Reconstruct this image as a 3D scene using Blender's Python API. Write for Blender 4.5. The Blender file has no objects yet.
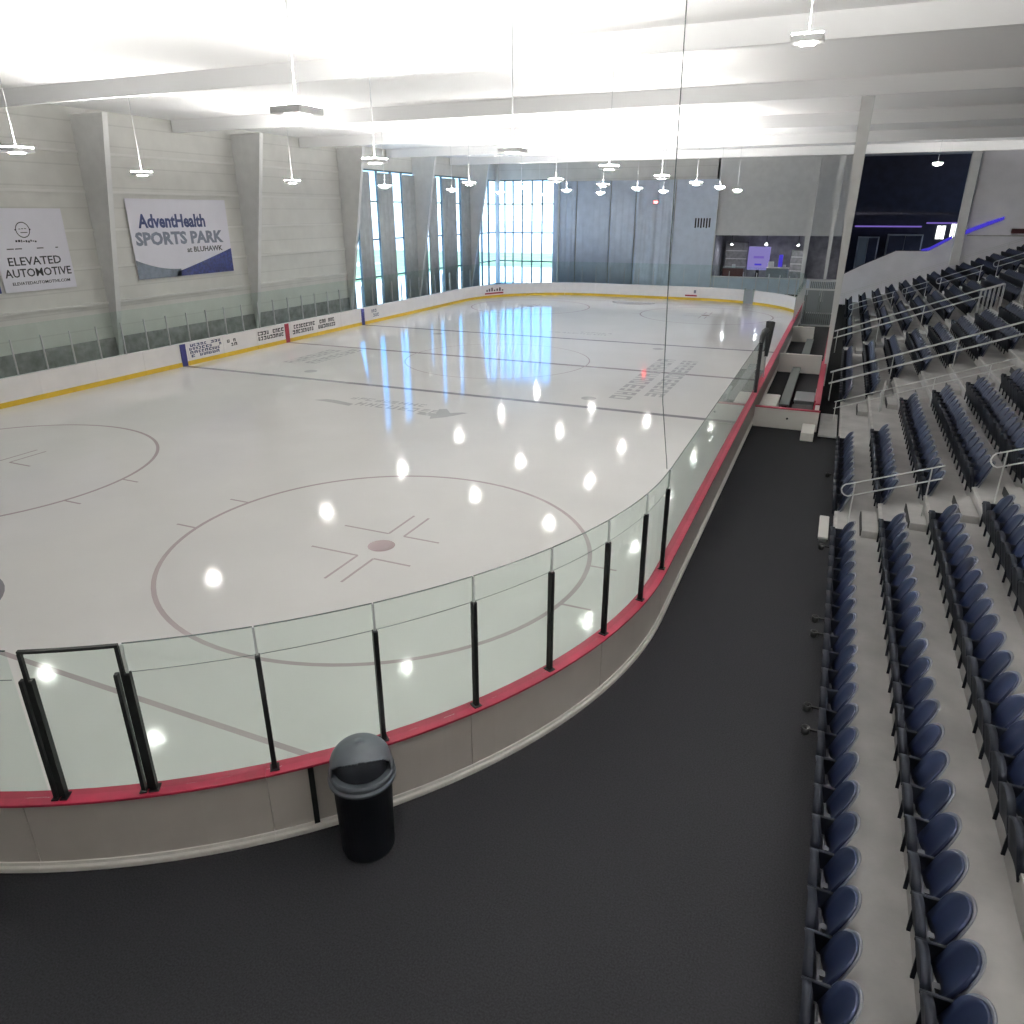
import bpy, math, random
from mathutils import Vector, Matrix
random.seed(7)
sc = bpy.context.scene
COL = sc.collection
PI = math.pi

# ------------------------------------------------------------------ materials
def new_mat(name):
    m = bpy.data.materials.new(name); m.use_nodes = True
    nt = m.node_tree; nt.nodes.clear()
    out = nt.nodes.new('ShaderNodeOutputMaterial')
    return m, nt, out

def pbr(name, col, rough=.6, metal=0., noise=0., nscale=6., spec=.5, bump=0., bscale=40., stretch=None, coat=0.):
    m, nt, out = new_mat(name)
    b = nt.nodes.new('ShaderNodeBsdfPrincipled')
    b.inputs['Base Color'].default_value = (*col, 1); b.inputs['Roughness'].default_value = rough
    b.inputs['Metallic'].default_value = metal; b.inputs['Specular IOR Level'].default_value = spec
    if coat: b.inputs['Coat Weight'].default_value = coat; b.inputs['Coat Roughness'].default_value = .05
    nt.links.new(b.outputs[0], out.inputs[0])
    tc = nt.nodes.new('ShaderNodeTexCoord')
    mp = nt.nodes.new('ShaderNodeMapping'); nt.links.new(tc.outputs['Object'], mp.inputs[0])
    if stretch: mp.inputs['Scale'].default_value = stretch
    if noise:
        n = nt.nodes.new('ShaderNodeTexNoise'); n.inputs['Scale'].default_value = nscale; n.inputs['Detail'].default_value = 5
        nt.links.new(mp.outputs[0], n.inputs['Vector'])
        r = nt.nodes.new('ShaderNodeValToRGB')
        r.color_ramp.elements[0].position = .3; r.color_ramp.elements[1].position = .7
        r.color_ramp.elements[0].color = (*[c*(1-noise) for c in col], 1)
        r.color_ramp.elements[1].color = (*[min(1, c*(1+noise)) for c in col], 1)
        nt.links.new(n.outputs[0], r.inputs[0]); nt.links.new(r.outputs[0], b.inputs['Base Color'])
    if bump:
        n2 = nt.nodes.new('ShaderNodeTexNoise'); n2.inputs['Scale'].default_value = bscale
        nt.links.new(mp.outputs[0], n2.inputs['Vector'])
        bp = nt.nodes.new('ShaderNodeBump'); bp.inputs['Strength'].default_value = bump; bp.inputs['Distance'].default_value = .01
        nt.links.new(n2.outputs[0], bp.inputs['Height']); nt.links.new(bp.outputs[0], b.inputs['Normal'])
    return m

def emis(name, col, s):
    m, nt, out = new_mat(name)
    e = nt.nodes.new('ShaderNodeEmission'); e.inputs[0].default_value = (*col, 1); e.inputs[1].default_value = s
    nt.links.new(e.outputs[0], out.inputs[0]); return m

def thin_glass(name, tint, refl=1.0):
    m, nt, out = new_mat(name)
    t = nt.nodes.new('ShaderNodeBsdfTransparent'); t.inputs[0].default_value = (*tint, 1)
    g = nt.nodes.new('ShaderNodeBsdfGlossy'); g.inputs['Roughness'].default_value = .02
    f = nt.nodes.new('ShaderNodeFresnel'); f.inputs[0].default_value = 1.45
    mu = nt.nodes.new('ShaderNodeMath'); mu.operation = 'MULTIPLY'; mu.inputs[1].default_value = refl
    ge = nt.nodes.new('ShaderNodeNewGeometry'); iv = nt.nodes.new('ShaderNodeMath'); iv.operation = 'SUBTRACT'; iv.inputs[0].default_value = 1
    nt.links.new(ge.outputs['Backfacing'], iv.inputs[1]); m2 = nt.nodes.new('ShaderNodeMath'); m2.operation = 'MULTIPLY'
    nt.links.new(f.outputs[0], m2.inputs[0]); nt.links.new(iv.outputs[0], m2.inputs[1]); nt.links.new(m2.outputs[0], mu.inputs[0])
    mx = nt.nodes.new('ShaderNodeMixShader')
    nt.links.new(mu.outputs[0], mx.inputs[0]); nt.links.new(t.outputs[0], mx.inputs[1]); nt.links.new(g.outputs[0], mx.inputs[2])
    nt.links.new(mx.outputs[0], out.inputs[0]); return m

def ice_mat(name, col, noise=.03, rough=.075):
    m = pbr(name, col, rough, 0, noise, .35, .5, .012, 3.)
    nt = m.node_tree
    b = [n for n in nt.nodes if n.type == 'BSDF_PRINCIPLED'][0]
    b.inputs['IOR'].default_value = 1.36
    return m

def panel_mat(name, col, scale, depth=.18):
    # lightly ribbed liner panels running horizontally
    m, nt, out = new_mat(name)
    b = nt.nodes.new('ShaderNodeBsdfPrincipled'); b.inputs['Roughness'].default_value = .55
    tc = nt.nodes.new('ShaderNodeTexCoord'); sx = nt.nodes.new('ShaderNodeSeparateXYZ'); nt.links.new(tc.outputs['Object'], sx.inputs[0])
    mu = nt.nodes.new('ShaderNodeMath'); mu.operation = 'MULTIPLY'; mu.inputs[1].default_value = scale; nt.links.new(sx.outputs['Z'], mu.inputs[0])
    fr = nt.nodes.new('ShaderNodeMath'); fr.operation = 'FRACT'; nt.links.new(mu.outputs[0], fr.inputs[0])
    rp = nt.nodes.new('ShaderNodeValToRGB')
    rp.color_ramp.elements[0].position = 0; rp.color_ramp.elements[0].color = (*[c*(1-depth*1.6) for c in col], 1)
    rp.color_ramp.elements[1].position = .08; rp.color_ramp.elements[1].color = (*col, 1)
    nt.links.new(fr.outputs[0], rp.inputs[0])
    n = nt.nodes.new('ShaderNodeTexNoise'); n.inputs['Scale'].default_value = 1.2; n.inputs['Detail'].default_value = 6
    nt.links.new(tc.outputs['Object'], n.inputs['Vector'])
    mr = nt.nodes.new('ShaderNodeMapRange'); mr.inputs['To Min'].default_value = 1-depth; mr.inputs['To Max'].default_value = 1+depth; nt.links.new(n.outputs[0], mr.inputs[0])
    mm = nt.nodes.new('ShaderNodeVectorMath'); mm.operation = 'SCALE'; nt.links.new(rp.outputs[0], mm.inputs[0]); nt.links.new(mr.outputs[0], mm.inputs['Scale'])
    nt.links.new(mm.outputs[0], b.inputs['Base Color']); nt.links.new(b.outputs[0], out.inputs[0]); return m

M = dict(
    ice=ice_mat('ice', (.80, .79, .775), .035),
    ice_blue=ice_mat('ice_blue_paint', (.30, .295, .315)),
    ice_red=ice_mat('ice_red_paint', (.40, .30, .31)),
    ice_redline=ice_mat('ice_red_line_paint', (.36, .33, .34)),
    ice_dot=ice_mat('ice_dot_paint', (.43, .33, .34)),
    ice_thin=ice_mat('ice_thin_paint', (.50, .43, .44)),
    ice_logo=ice_mat('ice_logo_paint', (.52, .52, .52)),
    rubber=pbr('rubber_floor', (.019, .019, .0215), .85, 0, .4, 55, .08, .3, 200),
    concrete=pbr('concrete', (.42, .41, .402), .55, 0, .16, 1.6, .4, .1, 30),
    concrete_edge=pbr('concrete_edge', (.50, .49, .475), .6, 0, .15, 4),
    concrete_step=pbr('concrete_step', (.42, .415, .405), .6, 0, .1, 4),
    wallc=pbr('parapet_paint', (.76, .75, .79), .6, 0, .05, 1),
    liner=panel_mat('wall_liner', (.62, .615, .585), 1.15, .12),
    wains=pbr('dark_wainscot', (.25, .25, .245), .7, 0, .3, 3),
    girt=pbr('girt_steel', (.68, .675, .65), .5),
    column=pbr('column_paint', (.66, .66, .65), .45, 0, .05, 2),
    ceil=pbr('roof_liner', (.90, .90, .90), .8),
    purlin=pbr('purlin', (.85, .85, .85), .6),
    board=pbr('board_plastic', (.80, .775, .77), .4, 0, .03, 2),
    board_out=pbr('board_outside', (.56, .515, .48), .45, 0, .04, 2),
    red=pbr('red_cap', (.37, .020, .055), .5, 0, .1, 8),
    yellow=pbr('yellow_kick', (.62, .42, .03), .45, 0, .06, 3),
    ledge=pbr('ledge_white', (.80, .77, .73), .45, 0, .05, 4),
    navy_paint=pbr('navy_paint', (.03, .03, .16), .5),
    red_paint=pbr('red_paint', (.30, .02, .04), .5),
    black=pbr('black_metal', (.012, .013, .013), .5, spec=.25),
    black_pad=pbr('black_padding', (.014, .015, .017), .55, 0, .2, 6),
    steel=pbr('brushed_aluminium', (.62, .63, .64), .35, .7),
    galv=pbr('galvanised_rail', (.62, .63, .62), .4, .15),
    glass=thin_glass('rink_glass', (.935, .978, .958)),
    glass_far=thin_glass('rink_glass_far', (.925, .972, .955), .5),
    glass_win=thin_glass('window_glass', (.95, .99, .985), .6),
    edge=pbr('glass_edge', (.10, .13, .125), .2),
    seam=pbr('glass_seam', (.20, .24, .23), .3),
    clip=pbr('clear_clip', (.80, .84, .83), .25),
    seatnavy=pbr('seat_navy', (.0125, .0195, .050), .5, 0, .1, 5, .3),
    seatdark=pbr('seat_shell', (.007, .009, .015), .6, spec=.18),
    seatrim=pbr('seat_rim', (.16, .17, .20), .35),
    seatmetal=pbr('seat_metal', (.10, .105, .12), .4, .4),
    bin=pbr('bin_plastic', (.014, .016, .022), .5, 0, .1, 6, .2, .05, 60),
    binlid=pbr('bin_lid_plastic', (.085, .098, .115), .42, 0, .12, 6),
    binhole=pbr('bin_hole', (.005, .005, .006), .8),
    curtain=pbr('grey_curtain', (.66, .72, .82), .7, 0, .06, 1.5),
    curtain_side=pbr('grey_blind', (.46, .48, .485), .75, 0, .1, 2),
    frame_win=pbr('window_frame', (.10, .145, .155), .4, .2),
    banner=pbr('banner_vinyl', (.70, .69, .76), .5, 0, .03, 1),
    ink=pbr('ink_black', (.02, .02, .025), .5), inkn=pbr('ink_navy', (.015, .03, .12), .5),
    inkg=pbr('ink_grey', (.17, .19, .25), .5), inkb=pbr('ink_slate', (.16, .19, .24), .5, 0, .2, 5),
    inkp=pbr('ink_patterned_navy', (.02, .03, .13), .5, 0, .7, 7),
    white=pbr('white_plastic', (.68, .66, .63), .45),
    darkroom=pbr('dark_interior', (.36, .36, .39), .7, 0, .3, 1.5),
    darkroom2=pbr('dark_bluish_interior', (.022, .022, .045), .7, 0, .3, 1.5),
    bench=pbr('bench_top', (.10, .115, .115), .5),
    purple=emis('purple_sign_glow', (.22, .19, .46), .5), blue=emis('blue_led_glow', (.06, .045, .5), .5),
    ledp=emis('violet_strip_glow', (.16, .11, .42), .5), glow=emis('bright_window_glow', (.95, 1, .95), 1.6), lobbyfill=emis('lobby_fill_glow', (.9, .92, 1), 150),
    redglow=emis('red_lamp_glow', (1, .08, .08), 12),
    lamp=emis('lamp_lens', (1, .97, .91), 62), upfill=emis('added_uplight_glow', (1, .98, .94), 225),
    asphalt=pbr('outside_paving', (.74, .73, .70), .9, 0, .08, .2), lawn=pbr('outside_lawn', (.26, .36, .17), .9, 0, .3, .3),
    hall=pbr('outside_hall', (.80, .82, .82), .8), leaf=pbr('leaf', (.05, .11, .03), .9, 0, .4, 1.5),
    box=pbr('grey_box', (.20, .22, .235), .5), maroon=pbr('dark_maroon', (.07, .012, .015), .6),
)

# ------------------------------------------------------------------ mesh builder
class MB:
    def __init__(s): s.v = []; s.f = []; s.sm = []
    def add(s, vs, fs, smooth=False):
        o = len(s.v); s.v += [tuple(v) for v in vs]
        s.f += [tuple(i+o for i in f) for f in fs]; s.sm += [smooth]*len(fs); return s
    def box(s, x0, x1, y0, y1, z0, z1):
        return s.add([(x0,y0,z0),(x1,y0,z0),(x1,y1,z0),(x0,y1,z0),(x0,y0,z1),(x1,y0,z1),(x1,y1,z1),(x0,y1,z1)],
                     [(0,3,2,1),(4,5,6,7),(0,1,5,4),(1,2,6,5),(2,3,7,6),(3,0,4,7)])
    def bbox(s, x0, x1, y0, y1, z0, z1, b=.01):
        # box with chamfered vertical and top edges
        pts = [(x0+b,y0),(x1-b,y0),(x1,y0+b),(x1,y1-b),(x1-b,y1),(x0+b,y1),(x0,y1-b),(x0,y0+b)]
        cx, cy = (x0+x1)/2, (y0+y1)/2
        def ins(p): return (p[0]+(b if p[0]<cx else -b), p[1]+(b if p[1]<cy else -b))
        vs = [(x,y,z0) for x,y in pts]+[(x,y,z1-b) for x,y in pts]+[(*ins(p),z1) for p in pts]
        fs = [tuple(range(7,-1,-1)), tuple(range(16,24))]
        for k in (0,8):
            for i in range(8): j=(i+1)%8; fs.append((k+i,k+j,k+8+j,k+8+i))
        return s.add(vs, fs)
    def tube(s, pts, r, n=8, closed=False):
        pts = [Vector(p) for p in pts]; rings = []; m = len(pts)
        rr = r if isinstance(r, (list,tuple)) else [r]*m
        prev = None
        for i,p in enumerate(pts):
            a = pts[max(0,i-1)]; b = pts[min(m-1,i+1)]
            d = (b-a).normalized()
            u = d.cross(Vector((0,0,1)))
            if u.length < 1e-3: u = d.cross(Vector((1,0,0)))
            u.normalize()
            if prev is not None and u.dot(prev) < 0: u = -u
            prev = u; w = d.cross(u)
            rings.append([p+(u*math.cos(2*PI*k/n)+w*math.sin(2*PI*k/n))*rr[i] for k in range(n)])
        vs = [v for R in rings for v in R]; fs = []
        for i in range(m-1):
            for k in range(n):
                fs.append((i*n+k, i*n+(k+1)%n, (i+1)*n+(k+1)%n, (i+1)*n+k))
        s.add(vs, fs, True)
        s.add(rings[0], [tuple(range(n-1,-1,-1))]); s.add(rings[-1], [tuple(range(n))]); return s
    def lathe(s, prof, cx=0, cy=0, n=32, smooth=True):
        vs = [(cx+r*math.cos(2*PI*k/n), cy+r*math.sin(2*PI*k/n), z) for r,z in prof for k in range(n)]
        fs = [(i*n+k, i*n+(k+1)%n, (i+1)*n+(k+1)%n, (i+1)*n+k) for i in range(len(prof)-1) for k in range(n)]
        s.add(vs, fs, smooth)
        if prof[0][0] > 1e-4: s.add(vs[:n], [tuple(range(n-1,-1,-1))])
        if prof[-1][0] > 1e-4: s.add(vs[-n:], [tuple(range(n))])
        return s
    def prism(s, poly, a, b, axis='y'):
        # polygon in the other two axes, extruded along axis from a to b
        def P(q, t): return {'y': (q[0], t, q[1]), 'x': (t, q[0], q[1]), 'z': (q[0], q[1], t)}[axis]
        n = len(poly)
        vs = [P(q,a) for q in poly]+[P(q,b) for q in poly]
        fs = [tuple(range(n)), tuple(range(2*n-1,n-1,-1))]+[(i,n+i,n+(i+1)%n,(i+1)%n) for i in range(n)]
        return s.add(vs, fs)
    def build(s, name, mat, parent=None, loc=None):
        me = bpy.data.meshes.new(name); me.from_pydata(s.v, [], s.f); 
        for p,sm in zip(me.polygons, s.sm): p.use_smooth = sm
        import bmesh
        bm = bmesh.new(); bm.from_mesh(me); bmesh.ops.recalc_face_normals(bm, faces=bm.faces); bm.to_mesh(me); bm.free()
        me.materials.append(mat)
        o = bpy.data.objects.new(name, me); COL.objects.link(o)
        if parent: o.parent = parent
        if loc: o.location = loc
        return o

def tag(o, label=None, cat=None, group=None, kind=None):
    if label: o['label'] = label
    if cat: o['category'] = cat
    if group: o['group'] = group
    if kind: o['kind'] = kind
    return o
def empty(name, loc, label, cat, group=None):
    o = bpy.data.objects.new(name, None); COL.objects.link(o); o.location = loc; o.empty_display_size = .1
    return tag(o, label, cat, group)
def part(mb, name, mat, root):
    # geometry given in world coordinates, parented to an empty at root.location
    l = root.location
    mb.v = [(v[0]-l[0], v[1]-l[1], v[2]-l[2]) for v in mb.v]
    return mb.build(name, mat, root)
def struct(o, label=None): o['kind'] = 'structure'; 
def S(mb, name, mat, parent=None):
    o = mb.build(name, mat, parent)
    if parent is None: o['kind'] = 'structure'
    return o
ORD = 'zeroth first second third fourth fifth sixth seventh eighth ninth tenth eleventh twelfth thirteenth fourteenth fifteenth sixteenth seventeenth eighteenth nineteenth'.split()
TENS = {20:'twenty', 30:'thirty', 40:'forty', 50:'fifty', 60:'sixty', 70:'seventy'}
def ordn(n):
    if n < 20: return ORD[n]
    t, u = n//10*10, n % 10
    return TENS[t][:-1]+'ieth' if u == 0 else TENS[t]+'-'+ORD[u]

def text_mesh(txt, size, extrude=.002, bold=0.):
    c = bpy.data.curves.new('lettering', 'FONT'); c.body = txt; c.size = size; c.extrude = extrude; c.offset = bold
    c.align_x = 'CENTER'; c.align_y = 'CENTER'; c.resolution_u = 2
    o = bpy.data.objects.new('lettering', c); COL.objects.link(o)
    dg = bpy.context.evaluated_depsgraph_get()
    me = bpy.data.meshes.new_from_object(o.evaluated_get(dg))
    bpy.data.objects.remove(o); bpy.data.curves.remove(c); return me
ROT = {'left': Matrix(((0,0,1),(1,0,0),(0,1,0))), 'far': Matrix(((1,0,0),(0,0,-1),(0,1,0))), 'iceY': Matrix(((0,-1,0),(1,0,0),(0,0,1))), 'iceX': Matrix.Identity(3)}
def text(txt, size, pos, rot, mat, parent, width=None, bold=0., name='lettering', shear=0):
    me = text_mesh(txt, size, bold=bold)
    if width:
        xs = [v.co.x for v in me.vertices]; k = width/(max(xs)-min(xs))
        for v in me.vertices: v.co.x *= k
    for v in me.vertices: v.co = ROT[rot] @ v.co + Vector(pos) - parent.location
    me.materials.clear(); me.materials.append(mat)
    o = bpy.data.objects.new(name, me); COL.objects.link(o); o.parent = parent; return o

# ------------------------------------------------------------------ camera (fitted to the rink markings)
cam_d = bpy.data.cameras.new('camera'); cam = bpy.data.objects.new('camera', cam_d); COL.objects.link(cam)
cam_d.sensor_width = 36; cam_d.lens = 36*728.17/1024; cam_d.clip_start = .05; cam_d.clip_end = 600
CP = Vector((15.1005, -6.1295, 6.7949))
R3 = Matrix(((0.91859002, -0.1501887, 0.36556221), (0.39521162, 0.34998868, -0.84930307), (-0.00038691, 0.92463576, 0.38085242)))
cam.matrix_world = Matrix.Translation(CP) @ R3.to_4x4()
sc.camera = cam
def project(P):
    d = R3.transposed() @ (Vector(P)-CP)
    if d.z >= -.05: return None
    return (512+728.17*d.x/-d.z, 512-728.17*d.y/-d.z, -d.z)
def in_frame(P, m=25):
    q = project(P); return q is not None and -m < q[0] < 1024+m and -m < q[1] < 1024+m

# ------------------------------------------------------------------ rink outline
HX, Y0, Y1, RC = 12.95, -3.47, 57.6, 8.53
SX = HX-RC; SY0, SY1 = Y0+RC, Y1-RC          # corner centres
LS, LE, LC = SY1-SY0, 2*SX, RC*PI/2
def rink(s, off=0.):
    """point on the board line; s=0 at the near end of the bench side, increasing towards the far end and round to the windows side"""
    per = 2*LS+2*LE+4*LC; s %= per
    for kind in ('R','FR','F','FL','L','NL','N','NR'):
        ln = LS if kind in 'RL' else LE if kind in 'FN' else LC
        if s <= ln: break
        s -= ln
    a = s/RC
    if kind == 'R': return (HX+off, SY0+s)
    if kind == 'F': return (SX-s, Y1+off)
    if kind == 'L': return (-HX-off, SY1-s)
    if kind == 'N': return (-SX+s, Y0-off)
    c, a0 = {'FR': ((SX,SY1),0), 'FL': ((-SX,SY1),PI/2), 'NL': ((-SX,SY0),PI), 'NR': ((SX,SY0),1.5*PI)}[kind]
    return (c[0]+(RC+off)*math.cos(a0+a), c[1]+(RC+off)*math.sin(a0+a))
sFR = LS; sF = LS+LC; sFL = sF+LE; sL = sFL+LC; sNL = sL+LS; sN = sNL+LC; sNR = sN+LE; PER = sNR+LC
def sweep(mb, prof, s0, s1, step=.35):
    """closed profile of (offset, z) swept along the boards"""
    n = max(1, math.ceil((s1-s0)/step)); m = len(prof); vs = []; fs = []
    for i in range(n+1):
        s = s0+(s1-s0)*i/n
        for o, z in prof:
            x, y = rink(s, o); vs.append((x, y, z))
    for i in range(n):
        for k in range(m): fs.append((i*m+k, i*m+(k+1)%m, (i+1)*m+(k+1)%m, (i+1)*m+k))
    fs.append(tuple(range(m))); fs.append(tuple(range(n*m+m-1, n*m-1, -1)))
    return mb.add(vs, fs)
def rect(o0, o1, z0, z1): return [(o0,z0),(o1,z0),(o1,z1),(o0,z1)]

FL = .20                                      # level of the rubber floor round the rink
# ice sheet
mb = MB(); N = 240
ring = [rink(PER*i/N, .02) for i in range(N)]
mb.add([(x,y,0) for x,y in ring]+[(x,y,-.05) for x,y in ring], [tuple(range(N))]+[(i,(i+1)%N,N+(i+1)%N,N+i) for i in range(N)])
ice = S(mb, 'floor_ice', M['ice']); ice['label'] = 'white ice sheet with painted lines and circles'
# painted lines
FT = .3048
def half_width(y):
    if y < SY0: return SX+math.sqrt(max(0, RC**2-(SY0-y)**2))
    if y > SY1: return SX+math.sqrt(max(0, RC**2-(y-SY1)**2))
    return HX
def stripe(name, y0, y1, mat, z=.0015):
    w = min(half_width(y0), half_width(y1))-.01
    return MB().add([(-w,y0,z),(w,y0,z),(w,y1,z),(-w,y1,z)], [(0,1,2,3)]).build(name, M[mat], ice)
stripe('goal_line', -.05, .05, 'ice_thin'); stripe('goal_line', 178*FT-.05, 178*FT+.05, 'ice_thin')
stripe('blue_line', 64*FT, 65*FT, 'ice_blue'); stripe('blue_line', 113*FT, 114*FT, 'ice_blue'); stripe('center_line', 88.5*FT, 89.5*FT, 'ice_redline')
def ringmesh(name, cx, cy, r, w, mat, z=.002, a0=0, a1=2*PI, n=96):
    vs = []; fs = []
    for i in range(n+1):
        a = a0+(a1-a0)*i/n
        for q in (r-w/2, r+w/2): vs.append((cx+q*math.cos(a), cy+q*math.sin(a), z))
    fs = [(2*i, 2*i+1, 2*i+3, 2*i+2) for i in range(n)]
    return MB().add(vs, fs).build(name, M[mat], ice)
def disc(name, cx, cy, r, mat, z=.0025, n=40):
    return MB().add([(cx+r*math.cos(2*PI*i/n), cy+r*math.sin(2*PI*i/n), z) for i in range(n)], [tuple(range(n))]).build(name, M[mat], ice)
def quad(mb, x0, x1, y0, y1, z=.002): return mb.add([(x0,y0,z),(x1,y0,z),(x1,y1,z),(x0,y1,z)], [(0,1,2,3)])
CX = 22*FT
for cy in (20*FT, 158*FT):
    for cx in (-CX, CX):
        ringmesh('faceoff_circle', cx, cy, 15*FT, .095, 'ice_thin'); disc('faceoff_dot', cx, cy, .3, 'ice_dot')
        mb = MB()
        for sx in (-1,1):
            for sy in (-1,1):
                x = cx+sx*.20; y = cy+sy*.62
                quad(mb, min(x,x+sx*1.2), max(x,x+sx*.9), y-.03, y+.03)
                quad(mb, x-.03, x+.03, min(y,y+sy*1.15), max(y,y+sy*1.15))
        for sx in (-1,1):
            for sy in (-1,1):
                y = cy+sy*.87; x = cx+sx*math.sqrt((15*FT)**2-.87**2)
                quad(mb, min(x,x+sx*.6), max(x,x+sx*.6), y-.03, y+.03)
        mb.build('hash_marks', M['ice_thin'], ice)
for y in (69*FT, 109*FT):
    for x in (-CX, CX): disc('faceoff_dot', x, y, .3, 'ice_logo')
ringmesh('center_circle', 0, 89*FT, 15*FT, .06, 'ice_thin'); disc('center_dot', 0, 89*FT, .15, 'ice_blue')
mb = MB()                                                 # goal creases
for gy, sg in ((0,1),(178*FT,-1)):
    a0 = 0 if sg > 0 else PI
    n = 24; vs = [(0,gy+sg*.0,.003)]+[(1.83*math.cos(a0+PI*i/n), gy+1.83*math.sin(a0+PI*i/n), .003) for i in range(n+1)]
    mb.add(vs, [(0,i,i+1) for i in range(1,n+1)])
mb.build('goal_crease', M['ice_blue'], ice)
# sponsor marks in the ice: worn grey letter strokes, not legible in the photo
def strokes(mb, x, y, n, h, w, gap, along='x', slant=.0, z=.003, rng=None, fill=.6):
    t = 0
    for i in range(n):
        ww = w*rng.uniform(.7, 1.3); segs = rng.sample([0,1,2,3,4], 3 if fill < .8 else 4)
        th = h*.22
        L = {0:(0,ww,h-th,h), 1:(0,ww,0,th), 2:(0,ww*.25,0,h), 3:(ww*.75,ww,0,h), 4:(0,ww,h*.42,h*.42+th)}
        for sg in segs:
            a,b,c,d = L[sg]
            q = [(t+a+c*slant,c),(t+b+c*slant,c),(t+b+d*slant,d),(t+a+d*slant,d)]
            if along == 'x': vs = [(x+u, y+v, z) for u,v in q]
            else: vs = [(x-v, y+u, z) for u,v in q]
            mb.add(vs, [(0,1,2,3)]); z += 2e-5
        t += ww+gap*rng.uniform(.7,1.3)
    return t
rg = random.Random(3)
mb = MB(); strokes(mb, -1.9, 17.25, 9, .36, .26, .1, rng=rg); strokes(mb, -1.2, 16.5, 8, .5, .32, .12, rng=rg)
mb.add([(-3.1,16.55,.002),(-2.4,16.5,.002),(-1.3,16.3,.002),(-1.3,16.62,.002),(-2.2,16.85,.002),(-2.7,16.86,.002)], [(0,1,2,3,4,5)])
mb.add([(1.65,16.25,.002),(2.3,16.2,.002),(2.45,15.85,.002),(2.85,16.25,.002),(3.35,17.1,.002),(3.1,17.1,.002),(2.75,16.85,.002),(2.35,17.35,.002),(2.1,17.2,.002),(2.3,16.6,.002),(1.7,16.55,.002)], [tuple(range(11))])
mb.build('sponsor_logo', M['ice_logo'], ice)
mb = MB(); strokes(mb, -.8, 36.5, 9, .3, .3, .1, rng=rg); strokes(mb, 1.0, 37.1, 6, .3, .26, .1, rng=rg); mb.build('sponsor_logo', M['ice_logo'], ice)
mb = MB(); strokes(mb, 8.25, 21.4, 12, .85, .52, .22, 'y', rng=rg, fill=.9); strokes(mb, 9.35, 22.3, 12, .75, .5, .2, 'y', rng=rg, fill=.9); mb.build('sponsor_logo', M['ice_logo'], ice)
mb = MB(); strokes(mb, -8.6, 22.3, 7, .8, .42, .15, 'y', rng=rg, fill=.9); strokes(mb, -7.6, 22.6, 7, .7, .42, .15, 'y', rng=rg, fill=.9); mb.build('sponsor_logo', M['ice_logo'], ice)

# ------------------------------------------------------------------ dasher boards
H_N, H_F = 1.14, 1.06
def board(s0, s1, label, near, paint=None, top='red', group='dasher board sections'):
    sm = (s0+s1)/2; x, y = rink(sm, .07)
    root = empty('dasher_board', (x, y, FL if near else 0), label, 'dasher board', group)
    H = H_N if near else H_F
    e = .004
    part(sweep(MB(), rect(0, .05, .2, H-.03), s0+e, s1-e), 'inner_panel', M['board'], root)
    part(sweep(MB(), rect(-.012, .05, 0, .2), s0+e, s1-e), 'kick_plate', M['yellow'], root)
    part(sweep(MB(), rect(.05, .13, .0, H-.03), s0+e, s1-e), 'outer_panel', M['board_out'], root)
    part(sweep(MB(), [(-.02,H-.03),(.19,H-.03),(.19,H-.004),(.186,H),(-.016,H),(-.02,H-.004)], s0+.001, s1-.001), 'cap_rail', M['red' if top == 'red' else 'board'], root)
    if near:
        part(sweep(MB(), [(.13,FL),(.19,FL),(.19,FL+.05),(.183,FL+.06),(.155,FL+.065),(.15,FL+.10),(.13,FL+.10)], s0+.001, s1-.001), 'base_ledge', M['ledge'], root)
    if paint:
        for ys, mat in paint:
            pr = rect(-.016, -.002, 0, H-.03)
            s = sL+(SY1-ys)
            part(sweep(MB(), pr, s-.17, s+.17), 'painted_stripe', M[mat], root)
    return root
# bench-side straight and near corner, where the joints show between panels
W = LS/18
for i in range(18):
    y = rink((i+.5)*W)[1]
    if y < 19.3: lab = 'red-capped board section on the straight beside the rubber walkway, %s past the curve' % ordn(i+1)
    elif y < 34: lab = 'red-capped board section in front of the player bench, %s past the bench wall' % ordn(i-5)
    else: lab = 'red-capped board section past the player bench, %s towards the far corner' % ordn(i-11)
    board(i*W, (i+1)*W, lab, True)
dA = math.radians(16.2)*RC
for i in range(6):
    s1 = PER-i*dA; s0 = max(PER-(i+1)*dA, sNR)
    near_can = ' behind the bin' if i == 3 else ''
    board(s0, s1, 'red-capped outward-facing board section on the near curve%s, %s from the straight' % (near_can, ordn(i+1)), True)
board(sNR-2.4, sNR, 'red-capped board section of the near end, beyond the glass gate', True)
# far right corner, far end, far left corner, window-side straight
k = 5
for i in range(k):
    if i == 3: continue
    board(sFR+LC*i/k, sFR+LC*(i+1)/k, 'white yellow-based board section in the far corner by the lobby, %s after the benches' % ordn(i+1), False, top='white')
gs0, gs1 = sFR+LC*3/k, sFR+LC*4/k
gx, gy = rink(gs0+.95)
g = empty('rink_gate', (gx, gy, 0), 'grey gate closing the gap in the far corner boards below the lobby', 'gate')
part(sweep(MB(), rect(0, .06, .0, 1.1), gs0+.6, gs0+1.30), 'gate_leaf', M['box'], g)
part(sweep(MB(), rect(-.01, .09, 0, 1.16), gs0+.48, gs0+.6), 'gate_post', M['seam'], g)
part(sweep(MB(), rect(-.01, .09, 0, 1.16), gs0+1.30, gs0+1.40), 'gate_post', M['seam'], g)
for a, b, w in ((gs0, gs0+.47, 'benches'), (gs0+1.41, gs1, 'curtains')):
    board(a, b, 'short white board piece on the %s side of the grey gate' % w, False, top='white')
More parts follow.
